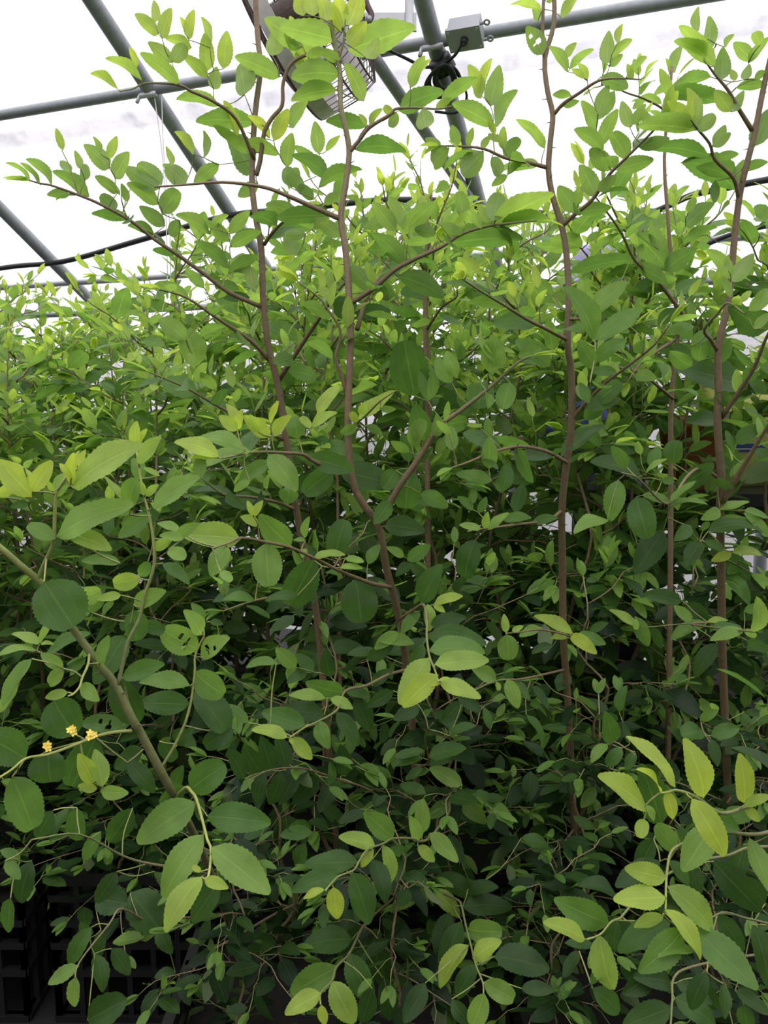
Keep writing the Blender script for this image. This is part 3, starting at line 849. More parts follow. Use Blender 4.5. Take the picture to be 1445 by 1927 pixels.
add_branch(B, smooth_path(path('780,1440 800,1440 806,1430 803,1410 800,1385 815,1360', 1.28, 1.0)), 0.002, 0.0008, 0.3, 0.7, leaves='''
806 1425 878 1408 .42 .15;806 1440 858 1425 .42 .1;797 1427 737 1444 .36 .15;798 1412 740 1425 .3 .1;800 1445 762 1468 .36 .15;808 1450 782 1460 .38 .3;845 1385 897 1366 .32 .12;740 1300 690 1330 .45 0;790 1330 740 1355 .5 0;870 1320 830 1360 .5 0''', n=12, flip=False)
add_branch(B, smooth_path(path('785,1490 830,1490 858,1492 846,1510 844,1530 810,1575 790,1583 775,1578 740,1578 720,1588 690,1600 675,1622 665,1638 636,1650 612,1676', 1.32, 0.78)), 0.0022, 0.0008, 0.4, 0.9, leaves='''
862 1490 915 1550 .46 .5;910 1512 966 1549 .42 .42;845 1507 805 1540 .5 .3;847 1520 895 1549 .38 .03;870 1478 808 1445 .45 .6;795 1568 796 1503 .48 .55;787 1583 770 1535 .42 .6;808 1568 862 1622 .42 .62;786 1592 818 1621 .5 .75;721 1590 732 1666 .36 .7;740 1575 684 1528 .5 .38
673 1622 573 1626 .4 .08;637 1648 549 1678 .42 .12;663 1642 695 1739 .52 .08;610 1674 571 1692 .36 .95;627 1669 635 1729 .5 .95;706 1592 637 1575 .42 .75;703 1600 680 1632 .42 .9;700 1617 725 1700 .45 0;805 1580 815 1575 .5 1''', n=16, flip=False)
add_branch(B, smooth_path(path('790,1600 812,1625 813,1645 806,1668 858,1692 868,1705 876,1740 885,1775 895,1815 908,1848 910,1870', 1.38, 0.80)), 0.0022, 0.0008, 0.4, 0.9, leaves='''
807 1669 734 1716 .36 .65;813 1674 864 1725 .42 .75;816 1652 894 1693 .42 .15;812 1635 757 1672 .42 .06;870 1707 963 1708 .4 0;880 1675 938 1670 .42 0;869 1734 832 1834 .42 .1;881 1748 945 1752 .65 .45;890 1805 944 1771 .5 .85;882 1779 828 1860 .34 .85
911 1848 967 1880 .6 .55;911 1869 890 1929 .6 .6;722 1720 765 1809 .5 0;847 1717 820 1796 .42 0;899 1816 860 1879 .42 .03;732 1805 765 1874 .46 .03;800 1850 760 1925 .5 0;850 1880 890 1930 .5 0;806 1668 800 1700 .4 .9
980 1860 1043 1865 .42 0;930 1800 1034 1825 .5 0;981 1577 1035 1598 .38 .08;820 1622 880 1650 .5 .05''', n=16, flip=False)
add_branch(B, smooth_path(path('790,1640 740,1690 690,1735 672,1765 657,1795 633,1820 625,1845 604,1868 603,1890', 1.4, 0.76)), 0.0022, 0.0008, 0.4, 0.9, leaves='''
663 1767 568 1784 .5 .1;686 1744 735 1855 .46 .06;657 1794 702 1888 .5 .14;634 1818 547 1868 .48 .36;625 1846 667 1925 .55 .72;604 1869 536 1909 .48 .85;605 1891 611 1930 .5 .95;680 1725 600 1752 .45 0;700 1860 680 1925 .5 0;720 1840 735 1920 .45 0''', n=16, flip=False)
add_branch(B, smooth_path(path('790,1560 700,1490 640,1468 580,1448 540,1445 500,1452 467,1470', 1.35, 1.0)), 0.0018, 0.0008, 0.2, 0.4, leaves='''
500 1452 485 1512 .46 0;530 1450 508 1515 .46 0;560 1452 525 1515 .46 0;600 1460 550 1515 .46 0;460 1465 430 1410 .46 0;490 1455 458 1400 .46 0;512 1450 490 1385 .46 0;540 1446 520 1380 .46 0;640 1465 600 1530 .46 0;650 1460 640 1400 .46 0;588 1566 526 1572 .42 .25;575 1585 563 1637 .5 .25;646 1555 600 1515 .42 .05;619 1560 580 1545 .4 .03''', n=10, flip=False)
add_branch(B, smooth_path(path('795,1700 720,1650 560,1700 450,1760 390,1795 360,1830', 1.42, 1.2)), 0.003, 0.0014, 0.0, 0.2, leaves='''
489 1884 450 1844 .46 .25;488 1892 502 1930 .46 .25;375 1870 365 1830 .5 .1;440 1880 410 1927 .6 .1;560 1760 500 1740 .5 0;520 1690 480 1650 .45 0;600 1640 560 1600 .5 0''', n=10, flip=False)

# --- C: right of centre stem
pC = smooth_path(path('1042,-40,1.12 1042,45,1.12 1025,110,1.12 1030,170,1.12 1040,215,1.12 1036,260,1.12 1032,320,1.12 1040,370,1.12 1055,420,1.12 1065,470,1.12 1070,560,1.12 1068,650,1.12 1075,700,1.13 1075,800,1.14 1065,880,1.16 1057,960,1.18 1058,1050,1.21 1060,1200,1.26 1067,1300,1.30 1075,1450,1.35 1085,1680,1.42')[::-1], 3)
C_ = sapling(NM, 'sapling with its stem right of centre rising just right of the junction box', pC[0])
add_stem(C_, pC, 0.0060, 0.0032, 0.0, 0.3)
add_branch(C_, smooth_path(path('1025,110 1021,60 1024,-30', 1.12, 1.12)), 0.003, 0.0022, 0.2, 0.3, leaves='''1022 102 990 50 .52 .2 0 1;1012 40 1005 5 .5 .3;1055 32 1090 -8 .34 .4;1020 20 960 10 .2 .4;1030 5 1050 -20 .4 .4''')
add_branch(C_, smooth_path(path('1028,315 990,305 950,297 910,280 860,275 825,275', 1.12, 1.02)), 0.003, 0.0009, 0.2, 0.6, leaves='''
923 200 940 122 .42 .35;905 185 880 122 .34 .6;905 180 926 110 .26 .7;928 237 850 195 .36 .3;932 238 975 170 .28 .25;1025 280 970 225 .22 .45;948 295 980 262 .5 .12;860 275 850 235 .5 .4;880 275 890 240 .4 .5;845 280 815 310 .6 .35
910 285 870 330 .5 .35;985 305 955 330 .3 .4;1015 310 960 320 .3 .3;905 280 925 255 .4 .5;830 275 800 260 .5 .4;925 295 940 330 .5 .4;955 330 925 350 .4 .35''', auto=dict(L=.05, step=.05, age=.4, up=.5))
add_branch(C_, smooth_path(path('1042,215 1060,195 1090,175 1120,155 1145,148 1180,148 1205,150', 1.12, 1.02)), 0.0028, 0.0009, 0.3, 0.7, leaves='''
1068 135 1032 88 .3 .35;1072 130 1118 93 .26 .35;1065 105 1085 80 .42 .5;1075 180 1040 178 .36 .2;1142 120 1146 57 .4 .4;1162 82 1172 45 .35 .6;1150 105 1190 75 .32 .4;1147 125 1172 102 .42 .4;1178 145 1218 108 .22 .4;1213 145 1240 113 .16 .6
1130 145 1182 165 .46 .12;1125 215 1145 160 .42 .35;1122 245 1093 190 .34 .35;1130 275 1163 205 .36 .35;1100 148 1075 130 .35 .5;1105 152 1085 118 .3 .5;1060 200 1090 190 .4 .2;1190 150 1180 120 .4 .5''')
add_branch(C_, smooth_path(path('1058,425 1080,405 1115,375 1145,330 1180,295 1230,245 1250,215', 1.12, 1.0)), 0.0034, 0.001, 0.15, 0.6, leaves='''
1135 285 1080 243 .34 .3;1185 240 1170 190 .4 .5;1190 235 1215 195 .4 .4;1180 300 1150 250 .5 .3;1150 320 1110 280 .5 .3;1160 320 1230 300 .4 .25;1120 370 1090 310 .45 .3;1125 360 1160 330 .5 .4;1085 400 1050 350 .5 .3;1090 400 1150 390 .4 .2
1230 240 1205 205 .4 .5;1240 230 1270 200 .4 .4;1200 275 1260 260 .4 .2''', auto=dict(L=.055, step=.04, age=.35, up=.6))
add_branch(C_, smooth_path(path('1068,600 1090,600 1108,595 1115,620 1120,660 1110,720', 1.12, 0.98)), 0.0022, 0.001, 0.4, 0.8, leaves='''
1107 592 1180 530 .36 .45;1105 590 1078 545 .45 .5;1110 580 1090 525 .42 .6;1120 640 1210 580 .32 .35;1118 640 1060 540 .3 .35;1120 680 1180 640 .4 .3;1118 690 1090 640 .5 .3;1115 700 1160 700 .4 .2;1185 490 1070 515 .22 .08;1110 760 1090 720 .4 .2''')
add_branch(C_, smooth_path(path('1068,640 1030,620 990,600 950,575 900,545 870,525', 1.12, 0.95)), 0.003, 0.001, 0.3, 0.8, leaves='''1035 690 970 640 .4 .3;1040 660 1030 600 .4 .35''', auto=dict(L=.058, step=.035, age=.4, up=.7))
add_branch(C_, smooth_path(path('1075,790 1100,760 1140,720 1180,690 1230,650 1260,610', 1.14, 1.0)), 0.003, 0.001, 0.2, 0.6, leaves='''1100 790 1140 750 .5 .2;1120 760 1170 720 .5 .2''', auto=dict(L=.058, step=.035, age=.3, up=.5))
add_branch(C_, smooth_path(path('1066,870 1030,850 980,840 930,850 880,870 850,880', 1.15, 1.0)), 0.003, 0.001, 0.2, 0.6, leaves='''
920 882 920 822 .46 .42;925 905 858 893 .36 .35;945 925 955 870 .5 .15;968 965 985 910 .46 .06;1040 860 960 865 .25 .05;1055 860 1140 800 .25 .1''', auto=dict(L=.055, step=.04, age=.2, up=.35), flip=False)
add_branch(C_, smooth_path(path('1058,960 1030,980 990,985 950,990 910,995 880,1000', 1.18, 1.0)), 0.0026, 0.001, 0.2, 0.6, leaves='''
895 1015 875 1087 .6 .03;905 995 864 988 .36 .62;912 995 918 963 .46 .72;918 997 958 965 .32 .6;945 978 1000 975 .36 .3;890 960 860 935 .45 .3;885 950 895 920 .5 .3;900 965 915 935 .5 .2;1000 985 1050 975 .36 .2''', flip=False)
add_branch(C_, smooth_path(path('1060,1190 1040,1195 1072,1197 1020,1185 975,1190 952,1192', 1.26, 0.98)), 0.002, 0.0008, 0.3, 0.7, leaves='''
952 1191 948 1155 .45 .7;963 1188 985 1178 .45 .75;953 1194 957 1242 .8 .4;1016 1180 977 1198 .45 .5;1078 1192 1004 1160 .3 .85;1069 1200 1035 1202 .36 .85;1072 1194 1123 1231 .42 1;1085 1195 1140 1212 .4 .3;1110 1190 1145 1172 .4 .1;1035 1170 1040 1195 .5 .02;1040 1215 1000 1230 .4 .05''', flip=False)
add_branch(C_, smooth_path(path('1063,1260 1020,1270 980,1278 940,1280 910,1290', 1.28, 0.95)), 0.002, 0.0008, 0.3, 0.7, leaves='''
934 1279 888 1259 .55 .45;954 1278 975 1333 .5 .62;967 1280 996 1318 .36 .15;935 1283 938 1300 .6 .8;990 1345 1020 1408 .22 .15;1000 1290 1032 1335 .3 .05;860 1310 905 1340 .45 0''', flip=False)
add_branch(C_, smooth_path(path('1075,1440 1100,1460 1140,1470 1150,1400 1180,1410 1195,1420', 1.34, 1.05)), 0.002, 0.0008, 0.3, 0.6, leaves='''
1152 1400 1138 1338 .46 .22;1142 1400 1113 1436 .42 .5;1170 1408 1142 1440 .6 .18;1195 1415 1178 1450 .5 .12;1185 1400 1171 1358 .32 .03;1105 1475 1012 1470 .22 .15;1120 1480 1093 1520 .5 .4;1080 1470 1060 1500 .4 .1;1150 1460 1175 1475 .3 .2;1165 1340 1180 1290 .4 .15''', flip=False)
add_branch(C_, smooth_path(path('1080,1560 1050,1600 1020,1640 1000,1700 990,1760', 1.38, 1.1)), 0.0022, 0.001, 0.1, 0.3, auto=dict(L=.055, step=.035, age=0.02, up=.1, droop=.6))

# --- H: thinner stem behind, between C and D
pH = smooth_path(path('1265,125,1.38 1258,190,1.38 1250,300,1.38 1256,400,1.38 1262,480,1.38 1275,620,1.38 1268,690,1.39 1262,790,1.40 1262,950,1.42 1260,1200,1.46 1255,1560,1.52')[::-1], 3)
H = sapling(NM, 'slim sapling standing between the two thick stems on the right', pH[0])
add_stem(H, pH, 0.0054, 0.0022, 0.1, 0.4)
add_branch(H, smooth_path(path('1265,128 1259,140 1252,160', 1.38, 1.38)), 0.0012, 0.0008, 0.5, 0.8, leaves='''1259 136 1252 110 .32 .4;1265 137 1285 85 .32 .3;1262 160 1230 180 .35 .3;1258 175 1285 160 .35 .3''')
add_branch(H, smooth_path(path('1254,212 1240,200 1210,185 1180,175 1145,160 1120,165', 1.38, 1.28)), 0.0022, 0.0009, 0.4, 0.8, leaves='''1245 195 1200 185 .3 .3;1215 185 1190 205 .4 .4''', auto=dict(L=.055, step=.05, age=.35, up=.5))
add_branch(H, smooth_path(path('1292,600 1262,560 1230,520 1195,490 1170,440 1150,410 1120,370', 1.36, 1.2)), 0.0038, 0.0012, 0.35, 0.7, leaves='''
1190 500 1255 535 .32 .22;1250 510 1310 468 .5 .18;1255 505 1190 440 .4 .25;1195 495 1110 505 .2 .1;1240 470 1225 415 .4 .35;1200 440 1190 385 .5 .1;1290 425 1345 383 .36 .15;1283 460 1350 428 .26 .2;1260 560 1330 525 .3 .2;1262 545 1255 505 .45 .4
1240 610 1270 580 .5 .2;1290 420 1265 395 .3 .3;1295 400 1308 372 .5 .3;1300 600 1290 560 .3 .4;1270 590 1300 640 .5 .25''', auto=dict(L=.058, step=.05, age=.3, up=.4))
add_branch(H, smooth_path(path('1266,750 1230,720 1200,700 1160,690 1120,680', 1.39, 1.2)), 0.003, 0.001, 0.1, 0.5, auto=dict(L=.06, step=.035, age=.3, up=.5))
add_branch(H, smooth_path(path('1270,640 1230,665 1200,690 1180,720', 1.39, 1.25)), 0.003, 0.001, 0.1, 0.5, auto=dict(L=.06, step=.035, age=.3, up=.5))

# --- D: right stem
pD = smooth_path(path('1470,30,1.02 1440,150,1.04 1420,250,1.05 1400,330,1.06 1390,380,1.07 1380,470,1.08 1372,560,1.09 1352,655,1.10 1352,740,1.11 1350,800,1.12 1357,900,1.14 1355,960,1.16 1357,1080,1.20 1360,1250,1.27 1370,1500,1.37 1372,1660,1.42')[::-1], 3)
D = sapling(NM, 'sapling with a thick stem near the right edge, leaning right as it rises', pD[0])
add_stem(D, pD, 0.0066, 0.0034, 0.0, 0.35)
add_branch(D, smooth_path(path('1415,245 1390,205 1370,170 1345,140 1325,112', 1.05, 1.0)), 0.0032, 0.001, 0.3, 0.7, leaves='''
1330 100 1278 48 .28 .4;1345 125 1268 77 .28 .35;1311 60 1315 12 .32 .4;1335 98 1333 30 .32 .3;1362 88 1382 65 .32 .4;1358 150 1360 88 .46 .15;1338 145 1255 172 .24 .1;1350 192 1255 170 .26 .03;1415 115 1380 80 .46 .3;1408 118 1447 70 .32 .3;1430 85 1420 60 .7 .4
1385 165 1445 160 .32 .1;1400 150 1410 120 .5 .35;1385 150 1375 130 .5 .5;1375 210 1345 170 .5 .5;1380 210 1400 170 .4 .4;1335 75 1300 80 .4 .4;1420 150 1440 135 .6 .2''')
add_branch(D, smooth_path(path('1390,375 1380,335 1345,300 1335,270 1310,240 1300,225', 1.07, 0.98)), 0.003, 0.001, 0.3, 0.8, leaves='''
1300 240 1255 190 .32 .6;1300 235 1292 165 .32 .6;1305 240 1320 185 .42 .55;1310 245 1200 238 .27 .35;1335 295 1222 280 .24 .06;1385 358 1283 305 .32 .05;1345 340 1345 382 .4 .1;1420 275 1445 205 .46 .15;1310 245 1345 215 .6 .4;1340 275 1375 250 .5 .25;1345 300 1390 290 .4 .2
1345 275 1365 235 .5 .4;1375 335 1310 315 .3 .12;1385 345 1400 300 .5 .3;1300 238 1305 180 .3 .7;1395 320 1445 305 .36 .12''')
add_branch(D, smooth_path(path('1350,660 1338,640 1325,620 1350,590 1370,570 1400,590', 1.1, 1.0)), 0.003, 0.001, 0.3, 0.8, leaves='''
1375 525 1330 470 .34 .5;1375 530 1418 477 .42 .5;1370 510 1372 478 .32 .6;1408 585 1445 545 .42 .5;1445 620 1370 575 .42 .08;1345 685 1365 635 .65 .2;1315 680 1320 640 .7 .3;1375 560 1360 520 .3 .5;1420 620 1448 590 .4 .5;1300 650 1340 620 .4 .3;1300 690 1260 660 .5 .3''')
add_branch(D, smooth_path(path('1358,785 1395,730 1420,690 1440,640 1460,600', 1.12, 1.0)), 0.0036, 0.0014, 0.2, 0.5, leaves='''1405 732 1265 690 .36 .06;1400 720 1430 680 .5 .2;1375 760 1345 740 .5 .2;1360 760 1375 725 .6 .3;1410 715 1440 740 .5 .1;1430 690 1470 700 .5 .2;1355 790 1290 795 .35 .08''', auto=dict(L=.055, step=.05, age=.25, up=.4), flip=False)
add_branch(D, smooth_path(path('1360,945 1385,900 1400,875 1430,825 1460,780', 1.15, 1.05)), 0.0042, 0.002, 0.2, 0.4, leaves='''1380 905 1360 860 .4 .1;1378 855 1365 810 .3 .2;1400 880 1362 855 .6 .08;1385 835 1430 800 .5 .12;1420 845 1450 870 .5 .1''', auto=dict(L=.055, step=.05, age=.15, up=.3), flip=False)
add_branch(D, smooth_path(path('1352,900 1320,880 1290,900 1262,945 1240,940 1200,900 1170,890', 1.14, 0.98)), 0.0026, 0.0009, 0.3, 0.7, leaves='''
1164 903 1149 981 .5 .3;1197 935 1220 1014 .6 .15;1248 998 1194 1079 .5 0;1143 978 1080 1005 .32 .5;1268 873 1275 828 .7 .12;1275 920 1343 872 .5 .06;1262 943 1310 905 .22 .42;1262 948 1209 933 .3 .32;1258 953 1331 950 .17 .4;1300 990 1268 1018 .5 .15
1318 1020 1292 1068 .5 .03;1355 960 1318 978 .46 .5;1355 960 1410 944 .26 .6;1342 985 1422 983 .22 .45;1332 1000 1440 1005 .2 .06;1376 1040 1338 1056 .46 .9;1378 1040 1433 1045 .3 .8;1210 900 1110 870 .3 .03;1180 880 1150 840 .4 .3;1245 905 1268 905 .7 .2;1205 855 1200 830 .5 .5
1215 890 1255 865 .2 .6;1225 880 1240 840 .5 .2;1445 1010 1400 965 .3 .4;1400 960 1445 975 .3 .4;1362 1035 1325 1018 .4 .1''', flip=False)
add_branch(D, smooth_path(path('1358,1180 1340,1172 1300,1175 1400,1187 1430,1190', 1.24, 1.0)), 0.002, 0.0009, 0.3, 0.7, leaves='''
1283 1132 1210 1118 .42 .08;1302 1170 1268 1140 .5 .5;1290 1135 1335 1165 .5 0;1203 1180 1146 1148 .25 .75;1195 1165 1197 1185 .6 .6;1195 1160 1220 1216 .46 .3;1330 1172 1262 1205 .32 .42;1330 1170 1370 1168 .3 .75;1400 1185 1336 1206 .36 .5;1420 1190 1423 1122 .36 .6;1400 1185 1423 1198 .6 .7
1405 1205 1448 1225 .5 .1;1225 1180 1245 1220 .4 .05;1340 1185 1395 1180 .35 .15;1350 1210 1308 1275 .4 .0;1400 1150 1440 1140 .5 .2''', flip=False)
add_branch(D, smooth_path(path('1364,1360 1340,1370 1320,1360 1325,1380 1335,1395', 1.32, 1.1)), 0.0018, 0.0008, 0.3, 0.6, leaves='''1317 1355 1352 1336 .46 .35;1322 1375 1282 1385 .7 .2;1337 1385 1390 1370 .5 .2;1337 1390 1350 1443 .42 .06;1290 1400 1255 1368 .3 .05;1400 1340 1440 1350 .4 .05''', flip=False)

# --- E: thin dark stem in the middle distance
pE = smooth_path(path('812,350,1.62 806,440,1.62 800,500,1.62 801,620,1.63 803,800,1.65 805,1000,1.68 806,1480,1.74')[::-1], 3)
E = sapling(NM, 'slim sapling further back, its thin dark stem just right of the central stem', pE[0])
add_stem(E, pE, 0.0072, 0.003, 0.0, 0.2)
add_branch(E, smooth_path(path('803,620 830,580 858,560 860,545', 1.63, 1.5)), 0.003, 0.0012, 0.0, 0.3, auto=dict(L=.06, step=.04, age=.35, up=.6))
add_branch(E, smooth_path(path('804,470 815,440 830,400 850,350 860,300', 1.62, 1.55)), 0.0028, 0.001, 0.1, 0.6, auto=dict(L=.06, step=.035, age=.5, up=.8))
add_branch(E, smooth_path(path('802,520 780,470 760,430 730,390 720,350', 1.62, 1.5)), 0.0028, 0.001, 0.1, 0.6, auto=dict(L=.06, step=.035, age=.5, up=.8))
add_branch(E, smooth_path(path('808,420 800,380 790,340 770,300', 1.62, 1.6)), 0.0022, 0.001, 0.2, 0.6, auto=dict(L=.055, step=.035, age=.5, up=.9))
add_branch(E, smooth_path(path('803,700 760,680 720,640 690,620', 1.63, 1.5)), 0.003, 0.001, 0.0, 0.4, auto=dict(L=.06, step=.035, age=.3, up=.6))
add_branch(E, smooth_path(path('803,720 850,690 890,660 930,620', 1.64, 1.5)), 0.003, 0.001, 0.0, 0.4, auto=dict(L=.06, step=.035, age=.3, up=.6))

# --- F: the near green-barked sapling at the left with tiny yellow flowers
pF = smooth_path(path('440,1770,1.40 400,1650,1.02 350,1540,.82 315,1475,.72 265,1380,.69 250,1355,.68 215,1285,.67 190,1255,.66 150,1200,.65 128,1170,.64 100,1125,.63 70,1090,.62 40,1065,.61 0,1030,.60 -60,985,.59'), 3)
Fp = sapling(NM, 'near sapling at the left with a slanting green stem and three tiny yellow flowers', pF[0])
add_stem(Fp, pF, 0.0044, 0.0022, 0.6, 0.9)
add_branch(Fp, smooth_path(path('70,1092 83,1060 100,1020 103,970 106,930 120,905 134,890', .62, .60)), 0.0017, 0.0010, 0.8, 1.0, leaves='''
137 918 272 838 .32 .75;107 1010 253 950 .32 .55;62 935 -2 866 .5 .9;62 925 98 867 .5 .95;134 912 140 852 .3 1;134 900 112 872 .42 1;148 880 162 846 .32 .95;107 935 130 893 .6 .6;103 1015 52 988 .55 .4;128 1003 210 1036 .42 .75
226 1060 153 1056 .32 .4;83 1095 138 1180 .95 .12 -.03;62 905 5 868 .25 .9;45 880 62 865 .4 .6;100 925 90 905 .5 .8;140 900 150 848 .25 1;60 960 10 930 .4 .3;55 945 20 955 .5 .2;-5 935 30 905 .5 .8''', n=18, flip=False)
add_branch(Fp, smooth_path(path('222,1288 232,1245 242,1205 262,1165 272,1120 290,1062 286,1000 278,960 271,935 263,890 257,850', .67, .68)), 0.0018, 0.0009, 0.7, 1.0, leaves='''
256 845 258 792 .36 .85;258 838 277 807 .32 1;260 872 304 822 .32 .7;262 905 255 862 .6 .35;245 950 258 900 .6 .35;228 940 195 896 .22 .7;243 968 188 940 .42 .5;287 955 376 898 .34 .5;285 970 223 1011 .42 .3;272 932 264 905 .5 .8;275 933 299 912 .42 .7
263 1088 213 1098 .7 .75;228 1120 183 1128 .42 .75;252 1138 313 1112 .42 .5;265 1085 280 1058 .7 .25;288 1032 324 1015 .46 .7;317 1035 348 1053 .7 .62;306 1060 356 1100 .36 .2;250 1148 256 1206 .75 .15;270 1173 310 1188 .65 .08;235 1195 178 1288 .5 .15;230 1275 310 1250 .42 .25
260 1362 220 1280 .6 .03;150 1125 190 1110 .8 .6;165 1150 195 1120 .6 .3;330 1010 375 985 .4 .5;345 1015 300 1008 .4 .6;300 895 270 880 .3 .7''', n=16, flip=False)
add_branch(Fp, smooth_path(path('248,1375 215,1378 180,1386 140,1402 90,1420 50,1427 20,1450 -20,1475', .68, .60)), 0.0016, 0.0008, 0.9, 1.0, leaves='''
143 1383 102 1318 .95 .12;48 1427 -25 1385 .8 .15;92 1412 96 1472 1.15 .1;235 1372 152 1362 .42 .25 0 1;180 1388 135 1480 .6 .08;23 1462 62 1560 .6 .3;177 1473 147 1418 .46 .85;193 1480 178 1410 .46 .68;190 1490 242 1492 .5 .6;183 1485 147 1478 .5 .85;240 1435 290 1492 .46 .03;270 1410 215 1445 .5 .05''', n=18, flip=False)
add_branch(Fp, smooth_path(path('168,1225 166,1250 155,1275 150,1292 138,1306 128,1310', .655, .62)), 0.0012, 0.0007, 0.9, 1.0, leaves='''
119 1258 77 1230 .5 .5;121 1262 92 1287 .6 .62;128 1303 85 1313 .42 .7;152 1287 187 1319 .5 .55;185 1255 196 1228 .5 .6;186 1248 205 1195 .4 .4;75 1213 22 1193 .32 .7;74 1210 100 1168 .26 .7;70 1225 -5 1236 .22 .6;76 1212 102 1213 .32 .8;85 1232 170 1194 .22 .25;60 1240 5 1330 .25 .4;35 1290 0 1340 .3 .6''', n=16, flip=False)
add_branch(Fp, smooth_path(path('330,1500 350,1482 360,1490 370,1505 385,1560 390,1580 397,1600 393,1645 385,1655', .74, .62)), 0.0016, 0.0009, 0.9, 1.0, leaves='''
368 1510 258 1586 .5 .42;390 1536 510 1549 .46 .18;383 1570 308 1690 .42 .55;399 1594 508 1682 .44 .55;380 1650 312 1755 .42 .8;385 1655 430 1672 .46 .85;412 1660 362 1735 .5 .06;358 1485 424 1438 .7 .22;350 1480 300 1510 .5 .15;378 1640 362 1630 .6 .95;330 1480 345 1440 .5 .1''', n=18, flip=False)
add_branch(Fp, smooth_path(path('300,1450 330,1400 355,1340 366,1270 367,1235 377,1210 384,1195 380,1165', .72, .74)), 0.0014, 0.0007, 0.8, 1.0, leaves='''
372 1222 306 1185 .7 .5 0 1;378 1195 345 1148 .5 .6;379 1237 433 1200 .52 .62 0 1;366 1265 421 1308 .7 .38;368 1300 424 1376 .6 .06;357 1290 262 1284 .34 .42;357 1325 262 1322 .46 .1;385 1165 360 1135 .5 .3;395 1170 420 1175 .5 .1;330 1400 365 1370 .5 .05;300 1395 330 1430 .6 .05;440 1370 385 1405 .6 .03''', n=16, flip=False)
add_branch(Fp, smooth_path(path('380,1620 330,1630 280,1625 230,1610 150,1570 60,1580', .95, .80)), 0.002, 0.0008, 0.5, 0.8, leaves='''
38 1620 0 1600 .5 .3;10 1620 38 1655 .5 .35;145 1520 143 1582 .55 .2;190 1565 157 1620 .4 .3;100 1525 70 1580 .5 .05;250 1520 205 1585 .5 .05;130 1520 95 1585 .3 .1;20 1690 15 1755 .35 .15;290 1640 320 1690 .35 .05;220 1640 180 1700 .5 0;60 1620 40 1700 .5 0''', n=12, flip=False)
add_branch(Fp, smooth_path(path('420,1720 330,1730 290,1740 230,1710 205,1740 150,1810 140,1850', 1.2, .92)), 0.002, 0.0008, 0.3, 0.7, leaves='''
172 1745 130 1818 .4 .15;148 1818 90 1852 .42 .5;143 1838 140 1895 .42 .6;178 1795 193 1868 .45 .1;190 1750 180 1810 .45 .05;270 1765 212 1774 .36 .55;250 1765 213 1772 .3 .8;268 1770 298 1750 .4 .6;297 1745 325 1795 .5 .1;210 1785 245 1835 .5 .05;245 1680 300 1750 .8 .05;180 1690 240 1700 .7 .0;170 1765 150 1735 .5 .05;165 1920 240 1880 .6 .05;330 1830 290 1840 .5 .05;300 1860 270 1920 .5 .0''', n=12, flip=False)
# flowers
for k, (x, y) in enumerate([(88, 1405), (171, 1384), (136, 1375)]):
    c = at(x, y, .612); mb = MB(); f_ = nrm(CAM - c)
    e1 = nrm(np.cross(f_, UPZ)); e2 = np.cross(f_, e1)
    for q in range(3):
        cc = c + (e1 * math.cos(q * 2.1 + k) + e2 * math.sin(q * 2.1 + k)) * .0016
        nn = nrm(f_ + rv(.5)); a1 = nrm(np.cross(nn, UPZ)); a2 = np.cross(nn, a1)
        for p in range(5):
            t = p * 2 * math.pi / 5 + q
            d = a1 * math.cos(t) + a2 * math.sin(t)
            leaf(mb, cc + nn * .001, cc + d * .0032 + nn * .0018, nn, .62, 0, .1, .2, 4, False)
        tube(mb, [cc - nn * .0005, cc + nn * .001, cc + nn * .002], [.0013, .0014, .0004], None, 6)
    mb.build('flower', M_FLOWER, Fp)

# --- G: near sapling at the lower right
pG = smooth_path(path('1640,1800,1.36 1600,1690,1.0 1560,1600,.8 1520,1530,.70 1480,1440,.66 1450,1330,.66 1470,1230,.68'), 3)
Gp = sapling(NM, 'near sapling at the lower right corner with bright yellow-green shoots', pG[0])
add_stem(Gp, pG, 0.0044, 0.0024, 0.3, 0.7)
add_branch(Gp, pG[-9:] + .0005, .003, .0012, .4, .9, auto=dict(L=.055, step=.03, age=.1, up=.2))
add_branch(Gp, smooth_path(path('1500,1480 1445,1500 1400,1520 1355,1530 1310,1500 1273,1487 1256,1491 1242,1492', .68, .60)), 0.002, 0.0008, 0.55, 1.0, leaves='''
1302 1503 1363 1611 .42 .95;1212 1541 1204 1577 .7 .8;1216 1520 1124 1461 .32 .85;1271 1482 1177 1387 .22 .9;1324 1501 1286 1389 .42 .9;1400 1511 1390 1417 .36 .9;1242 1492 1197 1448 .14 1;1253 1489 1266 1541 .46 1;1400 1515 1450 1498 .4 .8;1400 1522 1430 1545 .5 .9
1340 1555 1284 1640 .52 .5;1325 1530 1390 1560 .5 .25;1360 1540 1420 1530 .5 .3;1215 1515 1230 1545 .4 .6''', n=18, flip=False)
